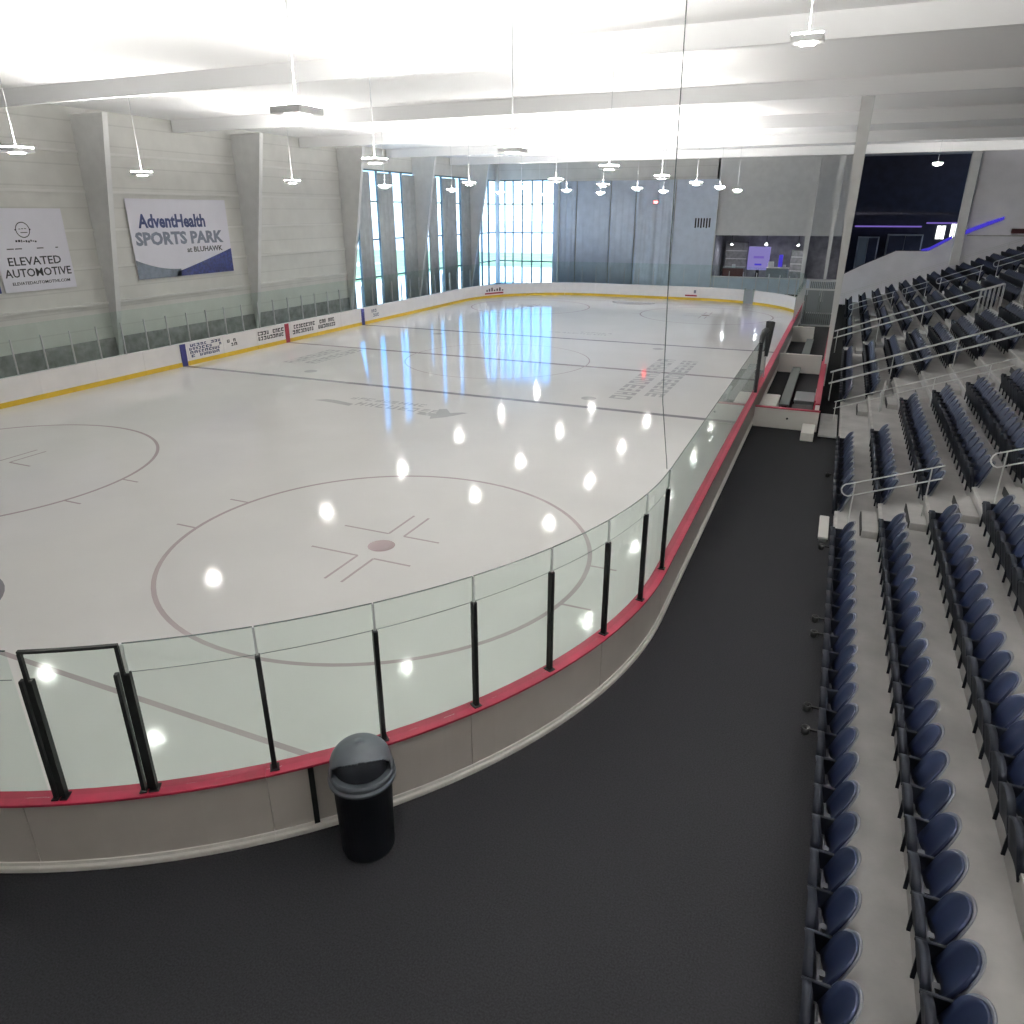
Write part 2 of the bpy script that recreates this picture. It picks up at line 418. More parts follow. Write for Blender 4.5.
for i in range(4):
    b = board(sF+LE*i/4, sF+LE*(i+1)/4, 'white yellow-based board section across the far end, %s from the lobby side' % ordn(i+1), False, top='white')
    if i == 0:
        part(sweep(MB(), rect(-.016, -.002, .3, .42), sF-.02+.05, sF+1.0), 'advert_bar', M['red_paint'], b)
        part(sweep(MB(), rect(-.016, -.002, .55, .8), sF+.12, sF+.3), 'advert_mark', M['inkg'], b)
for i in range(k):
    b = board(sFL+LC*i/k, sFL+LC*(i+1)/k, 'white yellow-based board section in the far corner under the windows, %s from the curtained end' % ordn(i+1), False, top='white')
    if i == 3:
        s = sFL+LC*.70
        part(sweep(MB(), rect(-.016, -.002, .3, .42), s-1.0, s+1.0), 'advert_bar', M['red_paint'], b)
        mb = MB()
        for j in range(7): sweep(mb, rect(-.016, -.002, .52, .52+.1+.25*((j*37) % 10)/10), s-1.0+j*.28, s-.85+j*.28)
        part(mb, 'advert_lettering', M['ink'], b)
cuts = [SY1, 46.6, 44.2, 41.7, 39.3, 36.8, 34.95, 32.2, 29.8, 27.45, 24.7, 22.25, 19.95, 17.4, 15, 12.5, 10, 7.6, SY0]
names = {5: 'just past the far blue stripe', 6: 'holding the far blue stripe', 9: 'holding the red stripe', 12: 'holding the near blue stripe'}
rg2 = random.Random(11)
def marks_on_board(b, ya, yb, z0, z1, rows, mat, dens=.75):
    # small illegible advert lettering, built as individual strokes on the white face
    mb = MB(); h = (z1-z0)/rows
    for r in range(rows):
        y = ya+rg2.uniform(0,.15)
        while y < yb-.1:
            w = rg2.uniform(.1, .2)
            if rg2.random() < dens:
                zt = z0+r*h+.1*h
                segs = rg2.sample(range(4), 3)
                if 0 in segs: mb.box(-HX+.001, -HX+.012, y, y+w*.3, zt, zt+.75*h)
                if 1 in segs: mb.box(-HX+.001, -HX+.013, y, y+w, zt+.5*h, zt+.75*h)
                if 2 in segs: mb.box(-HX+.001, -HX+.014, y+w*.7, y+w, zt, zt+.75*h)
                if 3 in segs: mb.box(-HX+.001, -HX+.015, y, y+w, zt, zt+.2*h)
            y += w+rg2.uniform(.05, .09)
    part(mb, 'advert_lettering', M[mat], b)
n_after = 0
for i in range(len(cuts)-1):
    ya, yb = cuts[i+1], cuts[i]
    if yb < 7: continue
    paint = [(y, m_) for y, m_ in ((64.5*FT,'navy_paint'), (89*FT,'red_paint'), (113.5*FT,'navy_paint')) if ya < y < yb]
    place = names.get(i) or ('%s this side of the near blue stripe' % ordn(i-12) if i > 12 else '%s past the near blue stripe' % ordn(12-i))
    b = board(sL+SY1-yb, sL+SY1-ya, 'white yellow-based board section along the window wall, %s' % place, False, paint, 'white')
    if i == 11: marks_on_board(b, 19.98, 22.1, .32, .98, 4, 'inkn', .85)
    if i == 10: marks_on_board(b, 22.5, 23.2, .45, .85, 2, 'ink', .7); 
    if i == 9: marks_on_board(b, 24.75, 26.85, .4, .92, 2, 'ink', .9)
    if i == 8: marks_on_board(b, 27.6, 29.6, .35, .92, 2, 'ink', .9)
    if i == 7: marks_on_board(b, 29.9, 31.6, .35, .92, 2, 'ink', .9)
    if i == 5: marks_on_board(b, 35.5, 36.5, .35, .9, 2, 'inkg', .9)

# ------------------------------------------------------------------ glass above the boards
def pane(s0, s1, z0, z1, label, mat='glass', near=True, group='rink glass panes', seam=None, off=.085):
    x, y = rink((s0+s1)/2, off)
    root = empty('rink_glass', (x, y, z0), label, 'rink glass', group)
    part(sweep(MB(), rect(off-.006, off+.006, z0, z1), s0+.008, s1-.008, .31), 'pane', M[mat], root)
    if near: part(sweep(MB(), rect(off-.006, off+.006, z1, z1+.010), s0+.008, s1-.008, .31), 'top_edge', M['edge'], root)
    if seam:
        part(sweep(MB(), rect(off-.009, off-.006, seam-.004, seam+.004), s0+.03, s1-.03, .31), 'seam', M['seam'], root)
    return root
def post(s, z0, z1, label, mat, w=.05, clip=None, off=.085, group='rink glass posts'):
    x, y = rink(s, off)
    root = empty('glass_post', (x, y, z0), label, 'glass post', group)
    part(sweep(MB(), [(off-.035,z0),(off+.035,z0),(off+.035,z1-.01),(off+.025,z1),(off-.025,z1),(off-.035,z1-.01)], s-w/2, s+w/2), 'upright', M[mat], root)
    part(sweep(MB(), rect(off-.06, off+.06, z0, z0+.012), s-w, s+w), 'foot', M[mat], root)
    if clip: part(sweep(MB(), rect(off-.012, off+.012, z1, clip), s-.012, s+.012), 'clear_strip', M['clip'], root)
    return root
dP = math.radians(8.1)*RC; SP = PER+.10; GT = 2.93; GP = 2.60
for i in range(8):                                            # posts on the near curve, from the straight to the gate
    post(SP-i*dP, H_N, GP, 'slim black glass post on the near curve, %s from the straight' % ordn(i+1), 'black', .05, GT)
for i in range(7):
    lab = 'clear glass pane on the near curve, %s from the straight' % ordn(i+1)
    if i == 6: lab = 'clear glass pane on the near curve, beside the black-framed gate'
    pane(SP-(i+1)*dP, SP-i*dP, H_N, GT, lab, seam=GP)
sg1 = SP-7*dP-.03; sg0 = sg1-.90
gx, gy = rink((sg0+sg1)/2, .085)
g = empty('glass_gate', (gx, gy, H_N), 'glass gate with thin black frame in the near curve, between doubled posts', 'gate')
part(sweep(MB(), rect(.079, .091, H_N+.02, GT-.03), sg0+.03, sg1-.03, .3), 'pane', M['glass'], g)
part(sweep(MB(), rect(.065, .105, GT-.03, GT), sg0, sg1, .3), 'frame_rail', M['black'], g)
for s in (sg0+.015, sg1-.015): part(sweep(MB(), rect(.065, .105, H_N+.02, GT-.03), s-.018, s+.018), 'frame_stile', M['black'], g)
post(SP-7*dP-.105, H_N, GP, 'slim black glass post doubled against the gate hinge side, nearest the bin', 'black', .035)
post(sg0-.035, H_N, GP, 'slim black glass post doubled against the far side of the gate', 'black', .035)
post(sg0+.05, H_N, GP, 'second slim black post just inside the far side of the gate', 'black', .035)
pane(sg0-.1-dP, sg0-.1, H_N, GT, 'clear glass pane beyond the black-framed gate at the near end', seam=GP)
post(sg0-.1-dP, H_N, GP, 'slim black glass post at the near end beyond the gate', 'black', .05, GT)
pane(sg0-.1-2*dP, sg0-.1-dP, H_N, GT, 'second clear glass pane beyond the black-framed gate', seam=GP)
part_y = [SY0+2.36*i for i in range(7)]
for i in range(6):
    a, b = part_y[i], part_y[i+1]
    pane(a-SY0, b-SY0, H_N, GT-.01, 'seamless glass pane beside the rubber walkway, %s past the curve' % ordn(i+1))
# window-side glass with slim aluminium posts
nP = 0
base = 64.5*FT
first = 8.16
j = 0; y = first
posts = []
while y < SY1-.3: posts.append(y); y += 1.211
posts.append(SY1)
nb = sum(1 for y in posts if y < base)
def rel(idx_y, k):
    return ('%s short of the near blue stripe' % ordn(k)) if idx_y < base else ('%s past the near blue stripe' % ordn(k))
cb = [y for y in posts if y < base]; ca = [y for y in posts if y >= base]
for y in posts:
    k_ = len(cb)-cb.index(y) if y in cb else ca.index(y)+1
    post(sL+SY1-y, H_F, 2.40, 'thin aluminium glass post along the window wall, '+rel(y, k_), 'steel', .035)
for a, b in zip(posts, posts[1:]):
    if b <= base: k_ = sum(1 for y in posts if b <= y < base)+1; lab = '%s full pane short of the near blue stripe' % ordn(k_)
    elif a < base: lab = 'pane above the near blue stripe'
    else: k_ = sum(1 for y in posts if base <= y <= a); lab = '%s pane past the near blue stripe' % ordn(k_)
    pane(sL+SY1-b, sL+SY1-a, H_F, 2.88, 'tinted rink glass along the window wall, '+lab, 'glass_far', False)
# far corners and far end
def run(sa, sb, n, where, h=2.8, sk=()):
    for i in range(n+1):
        if 0 < i: post(sa+(sb-sa)*i/n, H_F, h-.4, 'thin aluminium glass post %s, %s along' % (where, ordn(i)), 'steel', .03)
    for i in range(n):
        if i in sk: continue
        pane(sa+(sb-sa)*i/n, sa+(sb-sa)*(i+1)/n, H_F, h, 'tinted rink glass %s, %s along' % (where, ordn(i+1)), 'glass_far', False)
run(sF, sFL, 7, 'across the far end in front of the curtains')
run(sFL, sL, 11, 'round the far corner under the windows')
run(sFR, sF, 11, 'round the far corner before the lobby')
run(38-SY0, sFR, 9, 'beside the far bench-side boards')
for i in range(8):
    ya = 37.6+2.3*i
    g = empty('glass_partition', (15.1, ya+1.1, FL), 'glass partition panel behind the far boxes beside the stand, %s from the bench' % ordn(i+1), 'glass pane', 'glass partition panels')
    part(MB().box(15.09, 15.105, ya+.05, ya+2.25, .55, 2.9), 'pane', M['glass_far'], g)
    part(MB().box(15.06, 15.13, ya, ya+.05, FL, 2.9), 'post', M['steel'], g); part(MB().box(15.06, 15.13, ya+.05, ya+2.25, FL, .55), 'kick_panel', M['box'], g)

# ------------------------------------------------------------------ bench area on the near side boards
bx = empty('bench_wall', (14.2, 18.76, FL), 'low beige wall with thin red top closing the end of the player bench', 'wall')
part(MB().box(13.16, 15.14, 18.7, 18.84, FL, .85), 'wall_panel', M['white'], bx)
part(MB().bbox(13.16, 15.16, 18.68, 18.86, .85, .88, .008), 'top_strip', M['red'], bx)
mb = MB(); mb.tube([(14.2, 18.701, .55), (14.2, 18.685, .55)], .035, 12); part(mb, 'latch_plate', M['black'], bx)
for yy, lab in ((28.5, 'beige dividing wall between the player bench and the next box'), (37.4, 'second beige dividing wall farther along the boxes'), ):
    xe = 14.9 if yy < 30 else 14.25
    d = empty('bench_divider', (14.1, yy, FL), lab, 'wall')
    part(MB().box(13.16, xe, yy-.06, yy+.06, FL, .98), 'wall_panel', M['white'], d)
    part(MB().bbox(13.16, xe, yy-.08, yy+.08, .98, 1.01, .008), 'top_strip', M['ledge'], d)
mb = empty('bench_back_wall', (15.08, 27, FL), 'long red-capped wall behind the player bench boxes', 'wall')
part(MB().box(14.99, 15.12, 18.86, 36.5, FL, 1.04), 'wall_panel', M['board'], mb)
part(MB().bbox(14.98, 15.13, 18.86, 36.5, 1.04, 1.09, .01), 'cap_rail', M['red'], mb)
part(MB().box(14.93, 14.99, 19.5, 27.0, .5, 1.04), 'red_panel', M['red'], mb)
part(MB().box(14.92, 14.95, 21.2, 21.6, .82, 1.0), 'notice', M['white'], mb)
b = empty('player_bench', (13.95, 24.6, FL), 'long grey-topped player bench inside the first box', 'bench')
part(MB().bbox(13.78, 14.12, 20.9, 28.2, .44, .50, .015), 'seat', M['bench'], b)
for yy in (21.2, 23, 24.8, 26.6, 28.0): part(MB().box(13.86, 14.04, yy-.04, yy+.04, FL, .44), 'leg', M['black'], b)
b = empty('player_bench', (14.1, 33, FL), 'grey player bench inside the second box past the divider', 'bench')
part(MB().bbox(13.95, 14.3, 29.3, 36.6, .44, .50, .015), 'seat', M['bench'], b)
for yy in (29.6, 33, 36.3): part(MB().box(14.04, 14.2, yy-.04, yy+.04, FL, .44), 'leg', M['black'], b)
b = empty('storage_tote', (13.5, 20.7, FL), 'pale green-sided tote with pinkish lid just inside the bench wall', 'tote')
part(MB().bbox(13.22, 13.74, 19.9, 21.6, FL, .62, .03), 'body', M['ledge'], b)
part(MB().bbox(13.20, 13.76, 19.88, 21.62, .62, .67, .02), 'lid', M['ledge'], b)
for yy, lab, w in ((20.4, 'black equipment crate against the bench wall by the red panel', .75), (22.6, 'dark grey crate behind the black crate in the bench box', .5)):
    b = empty('equipment_crate', (14.55, yy, FL), lab, 'crate')
    mm = M['black'] if yy < 21 else M['box']
    part(MB().bbox(14.25, 14.88, yy-.75, yy+.75, FL, .42, .02), 'body', mm, b)
    part(MB().bbox(14.22, 14.91, yy-.78, yy+.78, .42, .48, .02), 'lid', mm, b)
for yy, lab in ((44.0, 'dark grey slatted screen across the walkway past the player boxes'), (50.5, 'second dark grey slatted screen nearer the lobby')):
    g = empty('slatted_screen', (14.1, yy, FL), lab, 'screen')
    part(MB().box(13.2, 15.0, yy-.03, yy+.03, FL, FL+.1).box(13.2, 15.0, yy-.03, yy+.03, 2.35, 2.45).box(13.2, 13.26, yy-.03, yy+.03, FL, 2.45).box(14.94, 15.0, yy-.03, yy+.03, FL, 2.45), 'frame', M['steel'], g)
    mm = MB()
    for q in range(14): mm.box(13.28+q*.118, 13.375+q*.118, yy-.012, yy+.012, FL+.1, 2.35)
    part(mm, 'slats', M['box'], g)
# padded glass end
b = empty('glass_end_pad', (13.03, 20.0, H_N), 'tall black padded post ending the glass at the player bench', 'pad')
part(MB().tube([(13.03,19.53,H_N),(13.03,19.53,2.75)], .07, 12), 'padded_post', M['black_pad'], b)
mb = MB(); mb.tube([(13.03,19.53,2.75),(13.03,19.75,2.95),(13.03,20.3,3.05),(13.03,21.0,3.0)], [.07,.09,.1,.1], 12); part(mb, 'curved_pad', M['black_pad'], b)
b = empty('glass_end_pad', (13.03, 22.4, H_N), 'hanging black pad wrapped over the glass end past the tall post', 'pad')
part(MB().tube([(13.03,22.5,3.1),(13.03,22.35,2.6),(13.03,22.2,1.9)], [.16,.13,.07], 12), 'pad_roll', M['black_pad'], b)
part(MB().tube([(13.03,22.2,1.9),(13.03,22.2,H_N)], .03, 8), 'stem', M['steel'], b)
pane(19.6-SY0, 22.2-SY0, H_N, 2.9, 'small glass pane between the two black end pads')
# beige step block and grey platform by the bench wall
b = empty('step_block', (14.9, 18.6, FL), 'beige step block on the rubber floor against the bench wall', 'step')
part(MB().bbox(14.7, 15.08, 17.5, 18.67, FL, .46, .015), 'body', M['ledge'], b)
b = empty('access_platform', (15.42, 19.3, FL), 'low grey platform between the bench wall and the front seats', 'platform')
part(MB().bbox(15.2, 15.74, 17.9, 20.8, .28, .33, .01), 'deck', M['concrete_step'], b)
for xx in (15.25, 15.69):
    for yy in (18.0, 20.7): part(MB().box(xx-.03, xx+.03, yy-.03, yy+.03, FL, .28), 'leg', M['black'], b)

# ------------------------------------------------------------------ trash can by the near curve
tx, ty = 11.17, -1.09
b = empty('trash_can', (tx, ty, FL), 'charcoal round trash can with domed lid standing against the near boards', 'trash can')
part(MB().lathe([(.27,FL),(.29,FL+.03),(.315,1.13),(.335,1.14),(.335,1.19),(.30,1.2)], tx, ty, 40), 'body', M['bin'], b)
prof = [(.345,1.17),(.36,1.175),(.362,1.215),(.345,1.225),(.343,1.25),(.352,1.255),(.352,1.285),(.335,1.30)]
part(MB().lathe(prof, tx, ty, 48), 'lid_rim', M['binlid'], b)
# domed hood with a wide opening facing the stands
hd = math.atan2(CP.y-ty-.2, CP.x-tx)          # opening faces the walkway
vs = []; fs = []; nu, nv = 120, 40
def hood(u, v):
    r = .335*math.sqrt(max(0, 1-v**2.6))
    return (tx+r*math.cos(u), ty+r*math.sin(u), 1.30+.33*v)
idx = {}
m1 = MB(); grid = [[hood(2*PI*i/nu, jv/nv) for i in range(nu)] for jv in range(nv+1)]
vs = [p for row in grid for p in row]
for jv in range(nv):
    for i in range(nu):
        a = (2*PI*(i+.5)/nu-hd+PI) % (2*PI)-PI
        if abs(a) < 1.2 and (jv+.5)/nv < .74-.26*(a/1.2)**2-.12*max(0, abs(a)-.9)/.3: continue
        fs.append((jv*nu+i, jv*nu+(i+1)%nu, (jv+1)*nu+(i+1)%nu, (jv+1)*nu+i))
m1.add(vs, fs, True); ho = part(m1, 'hood', M['binlid'], b)
sol = ho.modifiers.new('thickness', 'SOLIDIFY'); sol.thickness = .012; sol.offset = -1
# flap recessed in the opening
m2 = MB(); vs = []; n = 14
for jv in range(5):
    v = .06+.66*jv/4
    for i in range(n+1):
        a = hd-1.2+2.4*i/n; r = .335*math.sqrt(1-v**2.6)-.05
        vs.append((tx+r*math.cos(a), ty+r*math.sin(a), 1.30+.33*v-.005))
m2.add(vs, [(j2*(n+1)+i, j2*(n+1)+i+1, (j2+1)*(n+1)+i+1, (j2+1)*(n+1)+i) for j2 in range(4) for i in range(n)], True)
part(m2, 'swing_flap', M['bin'], b)
# black brace on the outside of the near boards
a_ = math.radians(-46.3)
sx_ = PER-math.radians(45.5)*RC
x_, y_ = rink(sx_, .16)
b = empty('board_brace', (x_, y_, FL), 'short black vertical brace on the near boards beside the trash can', 'brace')
part(sweep(MB(), rect(.131, .18, FL+.10, H_N-.04), sx_-.03, sx_+.03), 'upright', M['black'], b)

# ------------------------------------------------------------------ floor round the rink
mb = MB()
outer = [(x, y) for x, y in [rink(PER*i/N, .14) for i in range(N)]]
# rubber surround as a ring from the boards out to the hall rectangle
XA, XB, YA, YB = -16.5, 15.82, -9.0, 63.5
def toward(px, py):
    cx, cy = 0, 27
    dx, dy = px-cx, py-cy
    t = min(((XB if dx > 0 else XA)-cx)/dx if abs(dx) > 1e-6 else 1e9, ((YB if dy > 0 else YA)-cy)/dy if abs(dy) > 1e-6 else 1e9)
    return (cx+dx*t, cy+dy*t)
# insert corner rays
pts = outer[:]
far_ = [toward(*p) for p in pts]
vs = [(x,y,FL) for x,y in pts]+[(x,y,FL) for x,y in far_]; n = len(pts)
fs = [(i,(i+1)%n,n+(i+1)%n,n+i) for i in range(n)]
for cx_, cy_ in ((XA,YA),(XA,YB),(XB,YA),(XB,YB)):
    for i in range(n):
        p, q = far_[i], far_[(i+1)%n]
        onx = lambda t: abs(t[0]-cx_) < 1e-4; ony = lambda t: abs(t[1]-cy_) < 1e-4
        if (onx(p) and ony(q) and not ony(p)) or (ony(p) and onx(q) and not onx(p)):
            vs.append((cx_,cy_,FL)); fs.append((n+i, n+(i+1)%n, len(vs)-1))
mb.add(vs, fs)
fo = S(mb, 'floor_rubber', M['rubber']); fo['label'] = 'black rubber walkway round the rink'

# ------------------------------------------------------------------ stepped seating deck
RUN, RISE, XN, ZN = .846, .319, 15.80, .455
def nx(k): return XN+RUN*k
def nz(k): return ZN+RISE*k
NR = 15
poly = [(XN, 0)]
for k in range(NR):
    poly += [(nx(k), nz(k)), (nx(k+1), nz(k))]
poly += [(nx(NR), nz(NR)), (31.5, nz(NR)), (31.5, 0)]
deck = S(MB().prism(poly, -9.0, 57.0), 'floor_stands', M['concrete']); deck['label'] = 'stepped grey concrete seating deck'
for k in range(NR):
    S(MB().bbox(nx(k)-.012, nx(k)+.055, -8.9, 56.95, nz(k)-.05, nz(k)+.006, .004), 'trim_%d' % (k+1), M['concrete_edge'], deck)

# step boxes in the stair aisles
AIS = [(9.62, 10.85, 'first'), (20.4, 21.6, 'second'), (33.0, 34.0, 'third'), (44.7, 45.7, 'fourth')]
for (a, b_, nm) in AIS:
    for k in range(1, 14):
        if not in_frame((nx(k)-.2, a, nz(k)), 10): continue
        o = empty('step_box', (nx(k)-.17, (a+b_)/2, nz(k-1)), 'concrete half step in the %s stair aisle, leading up to the %s tier' % (nm, ordn(k+1)), 'step', 'half steps in the stair aisles')
        part(MB().bbox(nx(k)-.33, nx(k)-.014, a, b_, nz(k-1), nz(k-1)+.16, .012), 'tread', M['concrete_step'], o)
        part(MB().box(nx(k)-.35, nx(k)-.33, a+.05, b_-.1, nz(k-1)+.01, nz(k-1)+.165), 'nosing', M['black'], o)
o = empty('step_box', (15.64, 10.4, FL), 'white portable step on the rubber floor at the foot of the first stair aisle', 'step')
part(MB().bbox(15.5, 15.70, 9.65, 10.95, .27, .32, .01), 'tread', M['white'], o)
for yy in (9.7, 10.9): part(MB().box(15.52, 15.68, yy-.02, yy+.02, FL, .27), 'leg', M['steel'], o)

# ------------------------------------------------------------------ stadium seats
def shell(y_half, x0, z0, x1, z1, th, nseg=10, bulge=.03, top_round=.16):
    """upright curved shell facing -x with a fully rounded top: returns MB"""
    rows = []
    L = math.hypot(x1-x0, z1-z0); nl = max(1, nseg//3); nt_ = nseg-nl
    ds = [(L+(top_round-L)*i/nl, y_half*(.95+.05*i/nl)) for i in range(nl)]
    ds += [(top_round*(1-math.sin(a)), y_half*math.cos(a)**.8) for a in [1.42*i/nt_ for i in range(nt_+1)]]
    for d, w in ds:
        t = 1-d/L; rows.append((x0+(x1-x0)*t, z0+(z1-z0)*t, w))
    nseg = len(rows)-1
    mb = MB(); ny = 6; vs = []
    for side in (0, 1):
        for x, z, w in rows:
            for j in range(ny+1):
                q = -1+2*j/ny
                vs.append((x-bulge*(q*w/y_half)**2+(th if side else 0), w*q, z))
    st = (nseg+1)*(ny+1); fs = []
    for i in range(nseg):
        for j in range(ny):
            a = i*(ny+1)+j
            fs.append((a, a+1, a+ny+2, a+ny+1)); fs.append((st+a, st+a+ny+1, st+a+ny+2, st+a+1))
    border = [j for j in range(ny+1)]+[i*(ny+1)+ny for i in range(1, nseg+1)]+[nseg*(ny+1)+j for j in range(ny-1, -1, -1)]+[i*(ny+1) for i in range(nseg-1, 0, -1)]
    for a, c in zip(border, border[1:]+border[:1]): fs.append((a, st+a, st+c, c))
    return mb.add(vs, fs, True)
def seat_parts(lite=False):
    n = 5 if lite else 12
    cushion = shell(.222, .10, .02, .285, .515, .03, n, .06, .22)
    back = shell(.243, .135, -.05, .318, .54, .02, n, .065, .235)
    pan = shell(.225, .0, -.12, -.10, .34, .08, n, .02, .12)
    return cushion, back, pan
    return cushion, back, pan
proto = None
me_cush, me_back, me_pan, me_std, me_arm, me_br, me_cup = [None]*7
def build_proto(loc, label, group):
    root = empty('stadium_seat', loc, label, 'seat', group)
    c, bk, pn = seat_parts()
    bko = bk.build('backrest', M['seatrim'], root); cu = c.build('cushion', M['seatnavy'], bko); pn.build('seat_pan', M['seatdark'], root)
    mb = MB()                                               # standard on the riser face, with the arm on top
    mb.box(-.05, -.014, .236, .2565, -.24, .02); mb.prism([(-.05,-.02),(.10,-.02),(.17,.22),(-.03,.22)], .24, .2565)
    std = mb.build('standard', M['seatdark'], root)
    mb = MB(); mb.bbox(-.10, .16, .222, .2565, .22, .25, .008); mb.build('armrest', M['seatdark'], std)
    mb = MB(); mb.box(.20, .24, .19, .2565, .30, .345); mb.build('back_bracket', M['black'], bko)
    mb = MB(); mb.tube([(.05,-.19,.03),(.05,.19,.03)], .022, 6); mb.box(.03, .12, -.03, .03, -.02, .05); mb.build('hinge_bar', M['seatmetal'], root)
    return root
def dup(src, loc, label, group):
    r = src.copy(); COL.objects.link(r); r.location = loc; r['label'] = label; r['group'] = group
    for ch in list(src.children):
        if ch.name.startswith('cup'): continue
        c = ch.copy(); COL.objects.link(c); c.parent = r
        for g in ch.children:
            d = g.copy(); COL.objects.link(d); d.parent = c
    return r
PIT = .5
blocks = [  # name, rows -> (y0, y1)
    ('first', lambda k: (-2.95, 9.3)),
    ('second', lambda k: (10.95, 16.8) if k < 2 else (10.95, 19.7)),
    ('third', lambda k: (22.3, 32.5) if k < 2 else (24.2, 32.5)),
    ('fourth', lambda k: (34.9, 44.4)), ('fifth', lambda k: (46.0, 56.3)),
]
cand = []
for bi, (bn, rng_) in enumerate(blocks):
    for k in range(NR):
        a, b_ = rng_(k); n = int((b_-a)/PIT+1e-6)
        for i in range(n):
            # seats counted from the stair aisle beside the block
            y = (b_-PIT*(i+.5)) if bi == 0 else (a+PIT*(i+.5))
            P = (nx(k)+.2, y, nz(k)+.3)
            q = project(P)
            if q is None or not in_frame(P, 30): continue
            cand.append((q[2], bi, k, i, y))
cand.sort()
BL = {0: 'before the first stair aisle', 1: 'past the first stair aisle', 2: 'past the double white railing', 3: 'past the third stair aisle', 4: 'past the fourth stair aisle'}
rowname = ['front row']+['%s row' % ordn(i) for i in range(2, 20)]
IND = cand[:300]; REST = cand[300:]
cupY = [5.3, 4.8, 2.75, 2.25, 12.6, 8.0, 16.6]
for d_, bi, k, i, y in IND:
    loc = (nx(k), y, nz(k)); lab = 'navy folding stadium seat, %s, %s seat %s' % (rowname[k], ordn(i+1), BL[bi])
    grp = 'folding stadium seats'
    if proto is None: proto = build_proto(loc, lab, grp); r = proto
    else: r = dup(proto, loc, lab, grp)
    if k == 0 and any(abs(y-c) < .25 for c in cupY):
        mb = MB(); mb.box(-.22, -.10, .235, .265, .215, .24); mb.lathe([(.04,.15),(.055,.17),(.055,.255),(.045,.255),(.04,.18)], -.24, .25, 12)
        mb.build('cup_holder', M['black'], r)
mats = {}
cu, bk, pn = seat_parts(True)
cush, backs = MB(), MB()
for d_, bi, k, i, y in REST:
    for src, dst in ((cu, cush), (bk, backs), (pn, backs)):
        dst.add([(v[0]+nx(k), v[1]+y, v[2]+nz(k)) for v in src.v], src.f, True)
    backs.box(nx(k)-.05, nx(k)+.15, y+.24, y+.26, nz(k)-.05, nz(k)+.25)
o = backs.build('stadium_seats', M['seatdark']); tag(o, 'navy folding stadium seats filling the farthest blocks of the stand', 'seats', None, 'stuff')
c = cush.build('cushion', M['seatnavy'], o); c['kind'] = 'stuff'

# ------------------------------------------------------------------ handrails in the stands
SL = RISE/RUN
def tread(x): return ZN+SL*(x-XN)
def handrail(name, y, x0, x1, dz, gap, label, posts=(), r=.016, loop=True, double=False):
    z0, z1 = tread(x0)+dz, tread(x1)+dz
    root = empty(name, (x0, y, tread(x0)), label, 'handrail', 'handrails in the stand')
    mb = MB()
    if loop:
        pts = []
        for t in range(7):                                  # rounded lower end
            a = PI/2+PI*t/6
            pts.append((x0+.14*math.cos(a), y, z0-gap/2+gap/2*math.sin(a)))
        mb.tube([(x1, y, z1)]+pts+[(x1, y, z1-gap)], r, 8)
    else:
        mb.tube([(x0,y,z0),(x1,y,z1)], r, 8); mb.tube([(x0,y,z0-gap),(x1,y,z1-gap)], r, 8)
    part(mb, 'rail', M['galv'], root)
    if double:
        mb = MB(); mb.tube([(x0,y+.16,z0),(x1,y+.16,z1)], r, 8); mb.tube([(x0,y+.16,z0-gap),(x1,y+.16,z1-gap)], r, 8); part(mb, 'rail', M['galv'], root)
    for x in posts:
        k = max(0, min(NR-1, int((x-XN)//RUN)))
        base = nz(k) if x > XN else FL
        part(MB().tube([(x,y,base),(x,y,tread(x)+dz)], r*.9, 8), 'post', M['galv'], root)
    return root
handrail('handrail', 10.1, 15.95, 17.62, .93, .28, 'white looped handrail at the bottom of the first stair aisle', (16.05, 17.4))
handrail('handrail', 10.1, 18.5, 20.6, .98, .30, 'white looped handrail higher up the first stair aisle', (18.6, 20.3))
handrail('handrail', 10.1, 21.5, 23.6, .98, .30, 'white looped handrail at the top of the first stair aisle', (21.6, 23.4))
handrail('handrail', 19.85, 15.55, 20.3, .62, .22, 'thin railing along the far ends of the second block of seats', (15.6, 16.9, 18.3, 19.7), .015, False)
handrail('railing', 23.5, 15.3, 22.6, .98, .42, 'long double white railing in front of the third block of seats', (15.4, 17.3, 19.2, 21.2, 22.5), .018, False, True)
handrail('railing', 34.5, 15.25, 21.3, 1.0, .34, 'long double white railing behind the third block of seats', (15.4, 17.2, 19.0, 21.2), .022, False, True)
def gate_rail(x0, x1, y, label):
    root = empty('baluster_rail', (x0, y, tread(x0)), label, 'railing')
    mb = MB(); mb.tube([(x0,y,tread(x0)+1.0),(x1,y,tread(x1)+1.0)], .028, 8); mb.tube([(x0,y+.3,tread(x0)+1.0),(x1,y+.3,tread(x1)+1.0)], .028, 8)
    part(mb, 'rail', M['galv'], root)
    for i in range(6):
        x = x0+(x1-x0)*i/5
        k = max(0, min(NR-1, int((x-XN)//RUN)))
        for yy in (y, y+.3): part(MB().tube([(x,yy,nz(k)),(x,yy,tread(x)+1.0)], .018, 6), 'baluster', M['galv'], root)
gate_rail(21.15, 22.0, 34.15, 'short white baluster railing at the top end of the long railing')
gate_rail(22.75, 23.5, 34.15, 'second white baluster railing one row above the first')
handrail('handrail', 34.3, 23.6, 26.0, 1.0, .3, 'white handrail rising from the second baluster railing', (23.7, 25.6))
for x0, x1, lab in ((16.0, 18.3, 'lowest'), (18.8, 20.0, 'second'), (20.5, 22.6, 'third'), (23.2, 25.2, 'highest')):
    handrail('handrail', 45.2, x0, x1, .95, .32, 'small white looped handrail in the fourth stair aisle, %s of four' % lab, (x0+.1, x1-.1), .02)
